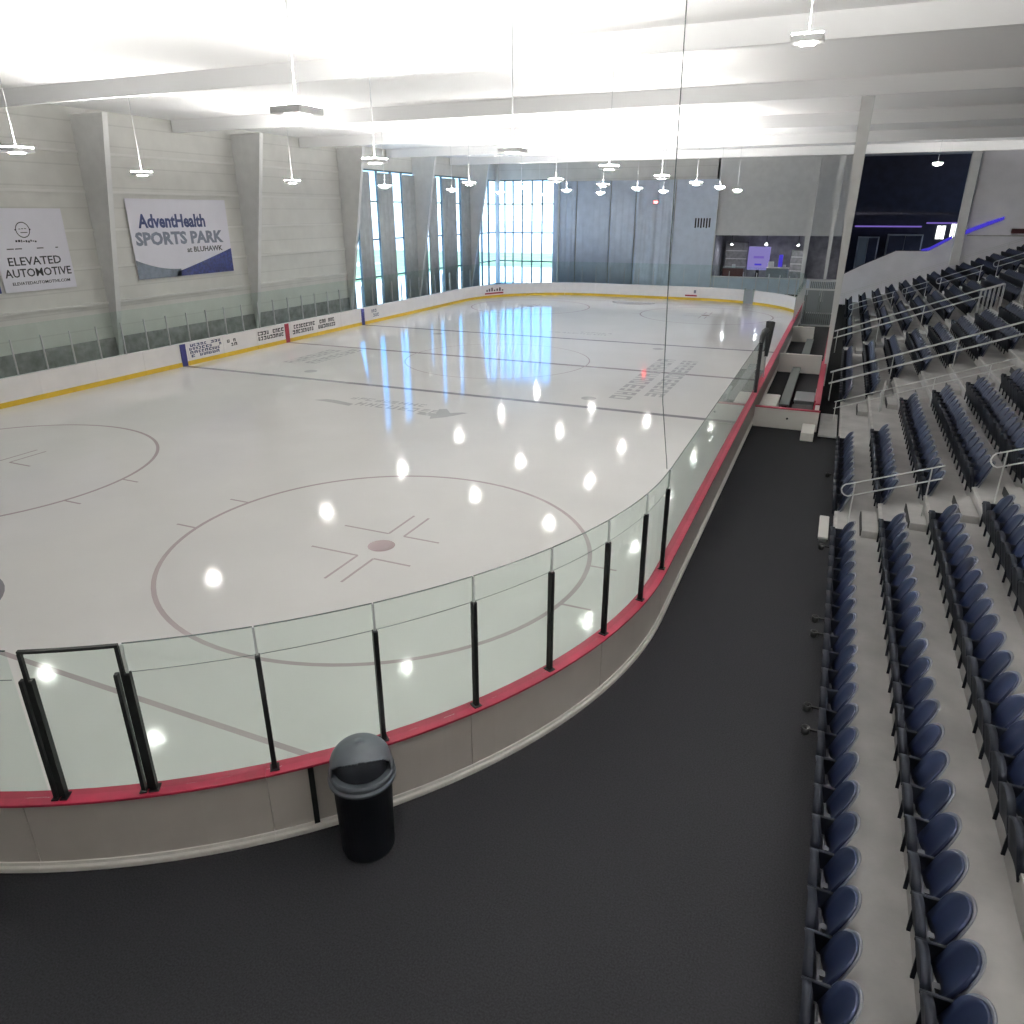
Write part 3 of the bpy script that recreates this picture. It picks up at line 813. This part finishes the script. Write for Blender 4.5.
# slim posts standing between the second and third blocks
b = empty('signal_post', (16.95, 20.0, nz(1)), 'slim white post with cross head beside the second stair aisle', 'post')
part(MB().tube([(16.95,20.0,nz(1)),(16.95,20.0,nz(1)+1.0)], .025, 8), 'upright', M['galv'], b); part(MB().tube([(16.87,20.0,nz(1)+.55),(17.03,20.0,nz(1)+.85)], .03, 8), 'head', M['galv'], b)

# ------------------------------------------------------------------ sloped end wall of the stand, concourse behind
top = [(15.2,2.36),(16.34,3.03),(18.58,4.14),(20.6,4.17),(22.33,5.21),(22.8,5.5)]
poly = [(15.2,0)]+top+[(22.8,0)]
w = S(MB().prism(poly, 57.2, 57.4), 'wall_stand_end', M['wallc']); w['label'] = 'grey stepped parapet at the end of the stand'
w = S(MB().box(22.8, 31.6, 57.2, 57.4, 0, 11), 'wall_stand_back', M['wallc'])
S(MB().box(22.9, 31.5, 57.12, 57.2, 5.22, 5.30), 'trim_20', M['concrete_step'])
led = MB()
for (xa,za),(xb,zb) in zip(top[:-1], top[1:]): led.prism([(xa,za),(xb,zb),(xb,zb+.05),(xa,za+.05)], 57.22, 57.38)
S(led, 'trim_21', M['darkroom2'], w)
handrail('handrail', 56.75, 15.3, 26.4, .72, .12, 'long thin handrail following the grey parapet at the stand end', (15.6, 18, 20.5, 23, 25.5), .014, False)
bn = empty('light_strip', (21.5, 57.15, 4.3), 'glowing blue strip along the top of the grey parapet', 'light')
part(MB().prism([(20.2,4.18),(20.7,4.20),(22.0,5.02),(22.0,5.25),(20.7,4.42),(20.2,4.28)], 57.12, 57.19), 'strip', M['blue'], bn)
bn = empty('light_strip', (23.5, 57.12, 5.5), 'glowing blue strip rising beside the end column', 'light')
part(MB().prism([(22.75,5.32),(24.1,5.95),(24.9,6.3),(24.9,6.5),(24.0,6.18),(22.75,5.62)], 57.08, 57.14), 'strip', M['blue'], bn)
b = empty('steel_column', (22.4, 57.0, 3.5), 'pale square column rising from the grey parapet', 'column')
part(MB().bbox(22.12, 22.68, 56.6, 57.18, 3.9-.6, 11, .02), 'shaft', M['column'], b)
b = empty('wall_shelf', (26.6, 57.0, 5.5), 'dark red shelf high on the stand end wall', 'shelf')
part(MB().bbox(25.5, 29.5, 56.9, 57.18, 5.42, 5.72, .01), 'body', M['maroon'], b)
# concourse room behind: dark shell with windows
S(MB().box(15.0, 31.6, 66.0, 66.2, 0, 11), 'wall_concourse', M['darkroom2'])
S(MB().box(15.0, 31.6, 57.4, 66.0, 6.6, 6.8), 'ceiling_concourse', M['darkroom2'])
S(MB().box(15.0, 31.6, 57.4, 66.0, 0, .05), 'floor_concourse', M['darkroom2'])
for x0, x1, z0, z1, lab in ((21.75,22.35,4.75,5.75,'bright window in the dark concourse, nearer the parapet dip'), (22.75,23.3,4.85,5.95,'bright window in the dark concourse, beside the column'), (23.9,24.1,5.3,5.95,'sliver of bright window just behind the end column')):
    b = empty('lit_window', ((x0+x1)/2, 65.9, z0), lab, 'window')
    part(MB().box(x0, x1, 65.94, 65.98, z0, z1), 'pane', M['glow'], b)
    part(MB().box((x0+x1)/2-.03, (x0+x1)/2+.03, 65.88, 65.94, z0, z1), 'mullion', M['black'], b)
for x0, x1, z, lab in ((15.6, 20.6, 5.62, 'violet light strip along the concourse ceiling, long piece'), (20.9, 23.5, 5.9, 'violet light strip along the concourse ceiling, short piece by the windows')):
    b = empty('light_strip', (x0, 65.8, z), lab, 'light')
    part(MB().box(x0, x1, 65.8, 65.92, z, z+.12), 'strip', M['ledp'], b)
for x0, x1, z0, z1, lab in ((16.0,17.6,2.5,4.9,'tall dark cabinet in the concourse nearest the rink'), (18.2,20.8,3.0,5.1,'wide dark cabinet in the middle of the concourse')):
    b = empty('cabinet', ((x0+x1)/2, 65.3, 0.05), lab, 'cabinet')
    part(MB().bbox(x0, x1, 65.0, 65.9, .05, z1, .02), 'body', M['darkroom'], b)
    part(MB().box(x0+.1, (x0+x1)/2-.02, 64.97, 65.0, z0, z1-.1), 'door', M['box'] if x0 < 17 else M['darkroom2'], b)
    part(MB().box((x0+x1)/2+.02, x1-.1, 64.97, 65.0, z0, z1-.1), 'door', M['darkroom2'], b)

# ------------------------------------------------------------------ hall shell
CZ = 11.0
S(MB().box(-16.7, 31.7, -9.2, 66.4, CZ, CZ+.2), 'ceiling', M['ceil'])
for i, y in enumerate([-4.5, 5.0, 14.8, 24.6, 34.4, 44.2, 54]):
    S(MB().box(-16.4, 31.4, y-.12, y+.12, CZ-.55, CZ), 'trim_%d' % (30+i), M['purlin'])
# window-side wall
XL, WY = -16.5, 38.9
wl = S(MB().box(XL-.2, XL, -9.2, WY, 0, CZ), 'wall_left', M['liner'])
S(MB().box(XL-.2, XL, WY, 63.7, 9.6, CZ), 'wall_left_upper', M['liner'])
S(MB().box(XL, XL+.06, -9.0, WY, FL, 1.24), 'baseboard_left', M['wains'])
for i, z in enumerate((2.85, 4.45, 6.05, 7.65, 9.25)):
    S(MB().box(XL, XL+.09, -9, WY, z-.05, z+.05), 'trim_%d' % (50+i), M['girt'])
for i, y in enumerate((-.2, 9.4, 19.0, 28.6, 38.2, 47.8, 57.4)):
    X0, X1, X2 = XL+.17, XL+1.30, XL+2.1
    o = S(MB().prism([(XL,FL),(X0,FL),(X1,6.3),(X2,CZ-.3),(XL,CZ-.3)], y-.012, y+.012), 'trim_%d' % (60+i), M['column'])
    o['label'] = 'tapered white steel wall column'
    S(MB().prism([(X0,FL),(X0+.02,FL),(X1+.02,6.3),(X2+.02,CZ-.3),(X2,CZ-.3),(X1,6.3)], y-.13, y+.13), 'column_flange', M['column'], o)
# windows: long band on the left wall and corner band on the far wall
def window_run(name, wall, a, b, mull, hor, z0, z1, thick=.1):
    # wall 'left' lies at x=XL, 'far' at y=63.5; a..b along it
    T = (lambda u0,u1,z0_,z1_,d0,d1: (XL-d1, XL-d0, u0, u1, z0_, z1_)) if wall == 'left' else (lambda u0,u1,z0_,z1_,d0,d1: (u0, u1, 63.5+d0, 63.5+d1, z0_, z1_))
    w = S(MB().box(*T(a, b, z0-.1, z0, 0, .16)), name, M['frame_win'])
    w['label'] = 'tall glazed curtain-wall window, %s side' % wall
    S(MB().box(*T(a, b, z1, z1+.1, 0, .16)), 'window_frame', M['frame_win'], w)
    for u in mull: S(MB().box(*T(u-.045, u+.045, z0, z1, -.05, .12)), 'mullion', M['frame_win'], w)
    for z in hor: S(MB().box(*T(a, b, z-.05, z+.05, 0, .10)), 'transom', M['frame_win'], w)
    S(MB().box(*T(a, b, z0, z1, .05, .06)), 'window_pane', M['glass_win'], w)
    return w
window_run('window_1', 'left', WY, 63.45, [39.0, 40.1, 42.75, 44.6, 46.15, 49.65, 51.35, 52.45, 54.7, 55.85, 57.5, 59.2, 60.2, 61.7], (2.35, 4.95, 7.5), .2, 9.5)
window_run('window_2', 'far', XL+.05, -10.6, [-15.61, -14.75, -13.79, -12.79, -11.75], (2.35, 4.95, 7.5), .2, 9.5)
S(MB().bbox(XL-.05, XL+.32, 63.25, 63.6, 0, CZ, .03), 'trim_70', M['girt'])
# far wall: solid behind the curtains, opening to the lobby
wf = S(MB().box(-10.6, 4.4, 63.5, 63.7, 0, CZ), 'wall_far', M['liner'])
S(MB().box(XL-.2, -10.6, 63.5, 63.7, 9.6, CZ), 'wall_far_upper', M['liner'])
S(MB().box(4.4, 15.0, 63.4, 63.7, 4.93, CZ), 'wall_lobby_header', M['column'])
S(MB().box(4.4, 15.0, 63.4, 63.7, 0, 1.42), 'wall_lobby_parapet', M['curtain'])
S(MB().box(4.4, 15.0, 63.32, 63.74, 1.42, 1.52), 'trim_71', M['wallc'])
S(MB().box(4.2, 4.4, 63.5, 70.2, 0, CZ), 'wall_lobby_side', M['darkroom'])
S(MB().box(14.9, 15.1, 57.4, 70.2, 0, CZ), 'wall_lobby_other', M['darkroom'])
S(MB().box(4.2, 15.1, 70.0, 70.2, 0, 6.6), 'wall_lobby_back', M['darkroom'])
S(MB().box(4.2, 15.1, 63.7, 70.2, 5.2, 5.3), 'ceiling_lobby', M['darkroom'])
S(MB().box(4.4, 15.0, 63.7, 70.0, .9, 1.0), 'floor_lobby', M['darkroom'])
# far side, near end and right closing walls (behind and beside the camera)
S(MB().box(31.5, 31.7, -9.2, 57.3, 0, CZ), 'wall_right', M['liner'])
S(MB().box(-16.7, 31.7, -9.2, -9.0, 0, CZ), 'wall_near', M['liner'])

# curtains
def curtain(name, wall, a, b, depth, amp, wl_, label, mat, z0=.15, z1=9.4, deep=0.):
    n = max(6, int((b-a)/.09)); vs = []; fs = []; rr = random.Random(int(a*10)); nz_ = 8 if deep else 1
    ph = [rr.uniform(0, 6.28) for _ in range(3)]
    for j in range(nz_+1):
        z = z0+(z1-z0)*j/nz_
        for i in range(n+1):
            u = a+(b-a)*i/n
            d = depth+amp*math.sin(2*PI*u/wl_+ph[0])+amp*.5*math.sin(2*PI*u/(wl_*.43)+ph[1])
            if deep: d += deep*math.sin(2*PI*(u-a)/1.1+1.2*math.sin(z*.8+ph[2]))*(1-abs(2*j/nz_-1)*.3)
            vs.append((XL+d, u, z) if wall == 'left' else (u, 63.5-d, z))
    for j in range(nz_):
        for i in range(n): q = j*(n+1)+i; fs.append((q, q+1, q+n+2, q+n+1))
    o = MB().add(vs, fs, True).build(name, M[mat]); tag(o, label, 'curtain', 'grey curtains at the windows')
    s = o.modifiers.new('thickness', 'SOLIDIFY'); s.thickness = .03
    return o
for i, (a, b) in enumerate(((39.85,41.5),(42.45,44.6),(45.85,49.3),(49.7,51.35),(52.2,54.65),(55.6,59.1))):
    curtain('window_curtain', 'left', a, b, .16, .03, .6, 'grey hanging panel between the tall side windows, %s past the wall end' % ordn(i+1), 'curtain_side')
labs = ['narrow grey curtain right beside the big corner window', 'wide flat bluish grey curtain on the far wall', 'narrow grey curtain next to the rumpled one', 'rumpled grey curtain with deep folds on the far wall']
for (a, b), lab, amp, deep in zip(((-10.55,-8.3),(-8.2,-5.05),(-4.95,-2.7),(-2.6,.8)), labs, (.03,.015,.02,.05), (0,0,0,.09)):
    curtain('window_curtain', 'far', a, b, .25, amp, .7, lab, 'curtain', deep=deep)
cb_ = empty('curtain_banner', (2.75, 63.2, .2), 'flat grey curtain with black lettering beside the lobby opening', 'curtain', 'grey curtains at the windows')
part(MB().box(.88, 4.5, 63.2, 63.24, .15, 9.4), 'cloth', M['curtain'], cb_)
mb = MB()
for i in range(6): mb.box(2.7+i*.24, 2.7+i*.24+.13, 63.185, 63.199, 5.5+(.05 if i % 2 else 0), 6.3)
part(mb, 'lettering', M['ink'], cb_)
for x, z1_ in ((4.55, 9.4),):
    b = empty('curtain_post', (x, 63.1, 0), 'thin pale post at the edge of the lobby opening', 'post')
    part(MB().tube([(x,63.1,FL),(x,63.1,z1_)], .05, 8), 'shaft', M['column'], b)
b = empty('steel_column', (-9.95, 63.2, 0), 'slim pale post between the corner window and the curtains', 'column')
part(MB().bbox(-10.05, -9.88, 63.1, 63.3, FL, 9.4, .01), 'shaft', M['column'], b)

# tapered pale columns on the bench side
def tapered(x, y, w0, w1, z0, z1, d, label, rope=False):
    b = empty('steel_column', (x, y, z0), label, 'column')
    part(MB().prism([(x-w0/2,z0),(x+w0/2,z0),(x+w0/2+(w1-w0)*.35,z1),(x-w0/2-(w1-w0)*.65,z1)], y-d/2, y+d/2), 'web', M['column'], b)
    part(MB().prism([(x+w0/2,z0),(x+w0/2+.03,z0),(x+w0/2+.03+(w1-w0)*.35,z1),(x+w0/2+(w1-w0)*.35,z1)], y-d, y+d), 'flange', M['galv'], b)
    return b
tapered(15.10, 26.2, .08, .42, FL, CZ-.3, .14, 'large pale tapered column rising behind the player bench')
tapered(12.2, 61.0, .24, .46, FL, CZ-.3, .2, 'pale column in front of the lobby, farther from the stand')
tapered(14.0, 58.6, .16, .35, FL, CZ-.3, .16, 'slim pale column at the foot of the stand end parapet')

# lobby contents
def lobby(name, x0, x1, y0, y1, z0, z1, mat, label, cat, extra=None):
    b = empty(name, ((x0+x1)/2, (y0+y1)/2, z0), label, cat)
    part(MB().bbox(x0, x1, y0, y1, z0, z1, .02), 'body', M[mat], b)
    if extra:
        for nm, (a, b_, c, d, e, f), mt in extra: part(MB().box(a, b_, c, d, e, f), nm, M[mt], b)
    return b
lobby('lit_sign', 7.1, 9.0, 66.9, 67.05, 1.9, 3.9, 'purple', 'glowing purple sign panel inside the lobby', 'sign',
      [('mark', (7.6,8.5,66.86,66.9,2.9,3.1), 'ledp'), ('mark', (7.75,8.35,66.86,66.9,2.3,2.45), 'blue'), ('stand', (7.9,8.2,66.95,67.0,1.0,1.9), 'black')])
lobby('lit_sign', 9.85, 10.2, 66.0, 66.1, 1.9, 3.3, 'blue', 'narrow glowing blue panel inside the lobby', 'sign', [('stand', (9.95,10.1,66.02,66.08,1.0,1.9), 'black')])
lobby('counter', 9.0, 10.8, 65.0, 65.8, 1.0, 2.2, 'box', 'grey counter inside the lobby next to the blue panel', 'counter', [('worktop', (8.95,10.85,64.95,65.85,2.2,2.26), 'white')])
lobby('counter', 5.2, 7.0, 65.2, 65.9, 1.0, 2.1, 'maroon', 'dark reddish counter inside the lobby nearest the curtains', 'counter', [('worktop', (5.15,7.05,65.15,65.95,2.1,2.15), 'box')])
lobby('shop_shelf', 4.8, 6.8, 68.8, 69.5, 1.0, 4.2, 'wains', 'tall dark shelving at the back of the lobby', 'shelf', [('shelf_board', (4.85,6.75,68.75,68.8,2+i*.7,2.06+i*.7), 'girt') for i in range(3)])
lobby('shop_shelf', 10.7, 12.0, 68.0, 68.8, 1.0, 3.6, 'wains', 'second dark shelving unit behind the blue panel', 'shelf', [('shelf_board', (10.75,11.95,67.95,68.0,1.8+i*.6,1.86+i*.6), 'girt') for i in range(3)])
for x, z, s, lab in ((6.1,2.16,.28,'white parcel on the dark reddish counter'), (9.3,2.27,.45,'white display box on the grey counter'), (10.45,2.27,.22,'small white tub on the end of the grey counter')):
    lobby('parcel', x-s/2, x+s/2, 65.4-s/2+.05, 65.4+s/2+.05, z, z+s, 'hall', lab, 'box')
for i, (x, col) in enumerate(((5.6,'hall'),(8.6,'glow'),(11.3,'hall'))):
    b = empty('pendant_lamp', (x, 66.5, 4.2), ['small pale pendant lamp over the dark reddish counter','bright pendant lamp over the grey counter','small pale pendant lamp before the second shelving'][i], 'lamp')
    part(MB().tube([(x,66.5,4.3),(x,66.5,5.2)], .02, 6), 'cord', M['black'], b); part(MB().lathe([(.02,4.3),(.1,4.2),(.12,4.08)], x, 66.5, 12), 'shade', M[col], b); part(MB().lathe([(.10,4.07),(.10,4.06)], x, 66.5, 12), 'fill_bulb', M['lobbyfill'], b)  # strong bulb glow added to brighten the lobby

# ------------------------------------------------------------------ banners on the window wall
bn = empty('wall_banner', (XL+.12, 15.95, 3.72), 'white banner reading ELEVATED AUTOMOTIVE on the window wall', 'banner')
part(MB().box(XL+.10, XL+.115, 14.28, 17.52, 3.70, 6.95), 'sheet', M['banner'], bn)
X_ = XL+.118
text('ELEVATED', .46, (X_, 15.85, 4.88), 'left', M['ink'], bn, 2.35, .006)
text('AUTOMOTIVE', .46, (X_, 15.92, 4.42), 'left', M['ink'], bn, 2.98, .006)
text('ELEVATEDAUTOMOTIVE.COM', .17, (X_, 15.95, 4.02), 'left', M['ink'], bn, 2.6, .003)
mb = MB()
def wall_ring(mb, cy, cz, r, w, n=40):
    vs = []
    for i in range(n):
        a = 2*PI*i/n
        for q in (r-w, r): vs.append((X_+.001, cy+q*math.cos(a), cz+q*math.sin(a)))
    mb.add(vs, [(2*i, 2*i+1, (2*i+3) % (2*n), (2*i+2) % (2*n)) for i in range(n)])
wall_ring(mb, 15.62, 6.12, .31, .035)
for dy, dz, w_, h_ in ((-.17,.02,.08,.03),(-.05,.03,.08,.03),(.08,.03,.08,.03),(-.12,-.12,.3,.03),(-.34,-.02,.05,.06),(.29,-.02,.05,.06)):
    mb.box(X_, X_+.002, 15.62+dy, 15.62+dy+w_, 6.12+dz, 6.12+dz+h_)
part(mb, 'emblem', M['ink'], bn)
mb = MB(); rr = random.Random(5); y = 15.2
while y < 16.1:
    w_ = rr.uniform(.05,.1); mb.box(X_, X_+.002, y, y+w_, 5.62+rr.uniform(0,.04), 5.69+rr.uniform(0,.05)); y += w_+.03
for y in (14.75, 15.1, 16.05, 16.9): mb.box(X_, X_+.002, y, y+.3-(y > 16.5)*.18, 5.37, 5.41)
part(mb, 'script', M['ink'], bn)
bn0 = empty('wall_banner', (XL+.12, 12.5, 3.6), 'white banner with dark navy corner cut off by the frame edge', 'banner')
part(MB().box(XL+.10, XL+.115, 10.9, 14.12, 3.70, 6.95), 'sheet', M['banner'], bn0)
part(MB().add([(X_,12.4,4.4),(X_,12.4,3.71),(X_,14.11,3.71),(X_,14.11,5.0)], [(0,1,2,3)]), 'corner_band', M['inkp'], bn0)
b2 = empty('wall_banner', (XL+.12, 24.1, 3.74), 'white banner reading SPORTS PARK with blue wave on the window wall', 'banner')
part(MB().box(XL+.10, XL+.115, 20.9, 27.35, 3.72, 7.4), 'sheet', M['banner'], b2)
text('AdventHealth', .85, (X_, 23.6, 6.36), 'left', M['inkn'], b2, 4.3, .03)
text('SPORTS PARK', .80, (X_, 23.95, 5.55), 'left', M['inkg'], b2, 5.75, .035)
text('at BLUHAWK', .36, (X_, 25.45, 4.98), 'left', M['ink'], b2, 2.5, .008)
def band(mb, up, lo, ys):
    vs = []
    for y in ys: vs += [(X_, y, up(y)), (X_, y, lo(y))]
    mb.add(vs, [(2*i, 2*i+1, 2*i+3, 2*i+2) for i in range(len(ys)-1)])
mb = MB(); ys = [20.91+.15*i for i in range(19)]
band(mb, lambda y: 4.62-.55*(1-(1-min(1,(y-20.9)/2.7))**2)+.02, lambda y: 3.73, ys); part(mb, 'wave', M['inkb'], b2)
mb = MB(); ys = [23.3+.2*i for i in range(21)]; ys[-1] = 27.34
band(mb, lambda y: 3.95+1.0*((y-23.3)/4.05)**1.1, lambda y: 3.735, ys); part(mb, 'wave', M['inkp'], b2)

# ------------------------------------------------------------------ lights
cols = {-8.35: [7.1, 14.95, 23.2, 30.9, 38.75, 46.2, 54], -2.1: [6.05, 28.6, 35.2, 42.8, 50.4], 3.1: [12.4, 26.6, 33.7, 40.8, 48], 8.0: [3, 10.4, 18, 25.4, 33, 40.5, 48],
        14.0: [-6, -1.5, 3, 9], 19.5: [-6, -1, 4, 49], 26: [-3, 6, 49]}  # these rows are added to brighten the walkway and stands
lamp0 = None
rown = {-8.35: 'over the window side of the ice', -2.1: 'over the middle of the ice', 3.1: 'over the bench half of the ice', 8.0: 'over the ice edge by the benches', 14.0: 'as added fill over the rubber walkway', 19.5: 'as added fill over the lower seats', 26: 'as added fill over the upper seats'}
for X, ys in cols.items():
    for i, y in enumerate(ys):
        lab = 'white high-bay lamp hanging %s, %s from the near end' % (rown[X], ordn(i+1))
        Z = 8.0 if X < 10 else 9.4
        loc = (X, y, Z)
        if lamp0 is None:
            lamp0 = empty('high_bay_lamp', loc, lab, 'lamp', 'high-bay lamps')
            hs = MB().bbox(-.26,.26,-.26,.26,.02,.12,.02).build('housing', M['purlin'], lamp0)
            MB().box(-.115,.115,-.115,.115,-.0,.018).build('lens', M['lamp'], hs)
            MB().box(-.24,.24,-.24,.24,.122,.135).build('added_uplight', M['upfill'], hs)  # upward glow added to whiten the ceiling and fill the hall
            MB().tube([(0,0,.12),(0,0,CZ-8.0)], .012, 6).build('rod', M['steel'], lamp0)
        else:
            r = dup(lamp0, loc, lab, 'high-bay lamps')
            if Z > 9:
                for c in r.children:
                    if c.name.startswith('rod'): c.scale = (1,1,(CZ-9.4)/(CZ-8.0))
# red lamp high on the far wall, the one mirrored pink in the ice
b = empty('red_lamp', (-.83, 63.0, 7.6), 'small red lamp high above the rumpled curtain', 'lamp')
part(MB().bbox(-1.03,-.63,62.95,63.12,7.45,7.75,.02), 'housing', M['black'], b); part(MB().box(-.99,-.67,62.93,62.95,7.5,7.7), 'lens', M['redglow'], b)
# steel cable hanging from the roof to the near curve of the glass
b = empty('net_cable', (12.98, 5.18, GT), 'thin dark cable hanging straight down to the glass where the curve begins', 'cable')
part(MB().tube([(12.98,5.18,GT),(12.82,5.18,4.05),(12.76,5.18,6.0),(12.7,5.18,CZ)], .008, 6), 'cable', M['edge'], b)

# ------------------------------------------------------------------ outside the windows
S(MB().box(-400, 300, 63.9, 90, -.2, -.1), 'ground_paving', M['asphalt']); S(MB().box(-400, -16.8, -60, 63.9, -.2, -.1), 'ground_side_paving', M['asphalt'])
S(MB().box(-400, 300, 90, 124, -.2, -.08), 'ground_lawn', M['lawn']); S(MB().box(-46, -32, -60, 90, -.1, -.07), 'ground_side_lawn', M['lawn'])
S(MB().box(-400, 300, 124, 700, -.2, -.1), 'ground_far_paving', M['asphalt'])
sun_d = bpy.data.lights.new('sun', 'SUN'); sun_d.energy = 4.2; sun_d.angle = .02; sun_d.color = (1, .96, .9)
sun = bpy.data.objects.new('sun', sun_d); COL.objects.link(sun)
sun.rotation_euler = Vector((-.12, .16, -.97)).to_track_quat('-Z', 'Y').to_euler()
wd = bpy.data.worlds.new('world'); sc.world = wd; wd.use_nodes = True
nt = wd.node_tree; bg = nt.nodes['Background']
bg.inputs[1].default_value = 1.9
tc = nt.nodes.new('ShaderNodeTexCoord'); sx = nt.nodes.new('ShaderNodeSeparateXYZ'); nt.links.new(tc.outputs['Generated'], sx.inputs[0])
rp = nt.nodes.new('ShaderNodeValToRGB'); cr = rp.color_ramp
cr.elements[0].position = 0; cr.elements[0].color = (.80, .92, 1, 1)
cr.elements[1].position = .14; cr.elements[1].color = (.10, .42, 1, 1)
e = cr.elements.new(.05); e.color = (.30, .62, 1, 1)
e = cr.elements.new(.6); e.color = (.16, .40, .9, 1)
nt.links.new(sx.outputs['Z'], rp.inputs[0]); nt.links.new(rp.outputs[0], bg.inputs[0])

# ------------------------------------------------------------------ colour management
vs_ = sc.view_settings; vs_.view_transform = 'Standard'; vs_.look = 'None'; vs_.gamma = 1; vs_.use_curve_mapping = False
vs_.exposure = 1.02
sc.cycles.max_bounces = 8; sc.cycles.transparent_max_bounces = 40; sc.cycles.diffuse_bounces = 4; sc.cycles.glossy_bounces = 4
sc.cycles.caustics_reflective = False; sc.cycles.caustics_refractive = False
sc.cycles.sample_clamp_indirect = 6
